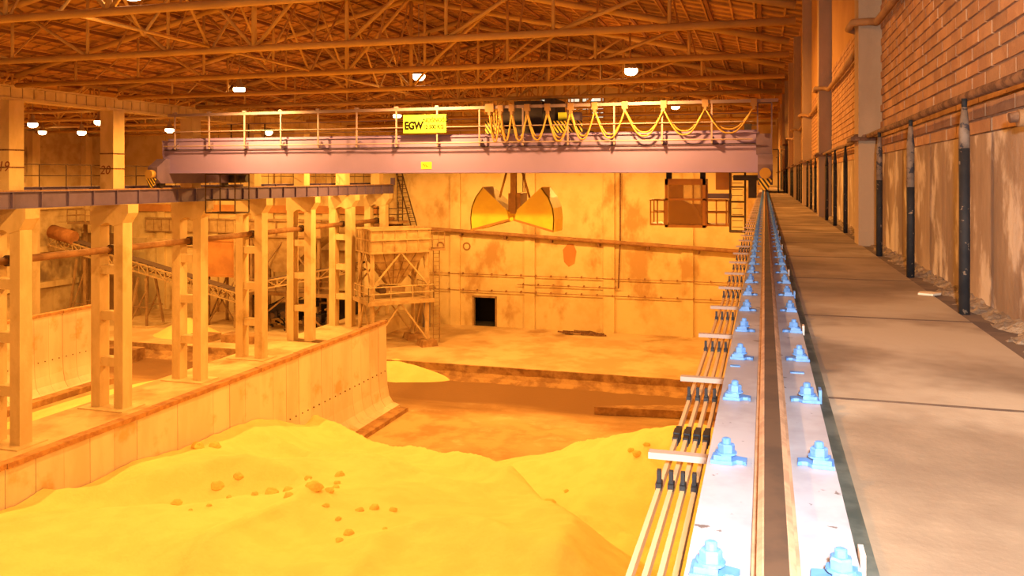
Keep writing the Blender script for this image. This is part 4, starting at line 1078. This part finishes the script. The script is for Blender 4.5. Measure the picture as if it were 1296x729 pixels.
for k in range(7):
    x=-40.5+1.05*k; z=UP+random.uniform(0.25,1.2)
    MB().box(x,x+random.uniform(0.5,1.0),60.8,61.9,z,z+random.uniform(0.3,0.8)).build('motor', M['machine'], sc_)
    MB().tube((x+0.3,60.7,z+0.2),(x+0.3,61.2,z+0.2),0.28,12).build('pulley', M['darksteel'], sc_, True)
for k in range(40):
    x=random.uniform(-41,-33.4); z=UP+random.uniform(0.1,2.6); 
    MB().bar((x,random.uniform(60.6,62.2),z),(x+random.uniform(-1.2,1.2),61.5,z+random.uniform(-0.5,0.9)),random.uniform(0.08,0.2)).build('machine_bar', M['machine'] if k%3 else M['steel'], sc_)
conveyor('feed_conveyor','short rising conveyor feeding the hopper tower behind the columns',(-41.0,58.9,-9.4),(-30.8,60.9,-7.4),0.9,0.6,12)
MB().prism([(-36.5,UP),(-33.0,UP),(-33.0,-10.4),(-34.5,-9.8),(-36.2,-10.2)],'xz',63.2,65.2).build('gearbox', M['machine'], sc_)
# low block and rubble around column feet
for i,(x0_,x1_,y0_,y1_,h,lab) in enumerate(((-43.0,-41.0,55.0,56.6,0.5,'low concrete block left of the third column'),(-40.2,-37.4,55.4,56.8,0.6,'low concrete block behind the fourth column'),(-52,-44.5,51.0,52.2,0.9,'long low concrete block behind the second column'))):
    o=MB().box(x0_,x1_,y0_,y1_,UP if y0_>53.4 else PIT,(UP if y0_>53.4 else PIT)+h).build('concrete_block', M['step']); tag(o,lab,'block')
def heap(cx,cy,rx,ry,h,base,label):
    vs=[];fs=[];n=20
    for j in range(n):
        for i in range(n):
            u=-1+2*i/(n-1); v=-1+2*j/(n-1); rr=math.hypot(u,v)
            vs.append((cx+u*rx,cy+v*ry,base-0.05+h*max(0,1-rr)+0.12*noise.noise((u*3+cx,v*3,1))*max(0,1-rr)))
    for j in range(n-1):
        for i in range(n-1): a=j*n+i; fs.append((a,a+1,a+n+1,a+n))
    o=MB().add(vs,fs).build('sand_heap',M['sand'],smooth=True); tag(o,label,'sand',kind='stuff')
heap(-44.8,57.4,2.9,2.2,1.5,UP,'pale sand heap between the third and fourth columns')
heap(-37.2,40.0,3.6,9.0,1.1,PIT,'broad sand drift behind the column row')

# pipe along the column row, between the legs
cpipe=thing('column_pipe','rusty pipe running from column to column between the legs','pipe',(-31.5,40,-3.6))
for k in range(8):
    y0_=22.5+6*k
    MB().tube((-31.45,y0_+0.1,-3.6),(-31.45,y0_+5.9,-3.6),0.17,10).build('pipe_length', M['pipe'], cpipe, True)
    MB().tube((-31.45,y0_-0.12,-3.6),(-31.45,y0_+0.12,-3.6),0.25,10).build('flange', M['darksteel'], cpipe, True)
# walkway railing between the runways
rg=thing('runway_railing','dark pipe railing along the far runway beam','railing',(-31.9,45,-0.4))
for k in range(26):
    y=26+1.55*k
    if abs((y-28.5)%6)<0.5: continue
    MB().tube((-32.0,y,-0.42),(-32.0,y,0.62),0.028,6).build('rail_post', M['darksteel'], rg)
for z in (0.1,0.62): MB().tube((-32.0,24,z),(-32.0,66,z),0.028,6).build('guard_rail', M['darksteel'], rg)
# runway-end platform by the hopper
ep=thing('end_platform','railed access platform under the runway end','platform',(-30,65.5,-4))
MB().box(-32.5,-29.6,64.9,67.2,-3.9,-3.7).build('deck', M['steel'], ep)
b=MB()
for z in (-3.1,-2.6): b.tube((-32.5,64.9,z),(-29.6,64.9,z),0.04,6).tube((-29.6,64.9,z),(-29.6,67.2,z),0.04,6)
for x in (-32.4,-31.5,-30.5,-29.6): b.tube((x,64.9,-3.7),(x,64.9,-2.0),0.04,6)
b.build('rail', M['darksteel'], ep)

# ---------------------------------------------------------------- lift everything so that the pit floor is at z = 0
for o in scene.objects:
    if o.parent is None: o.location.z += LIFT
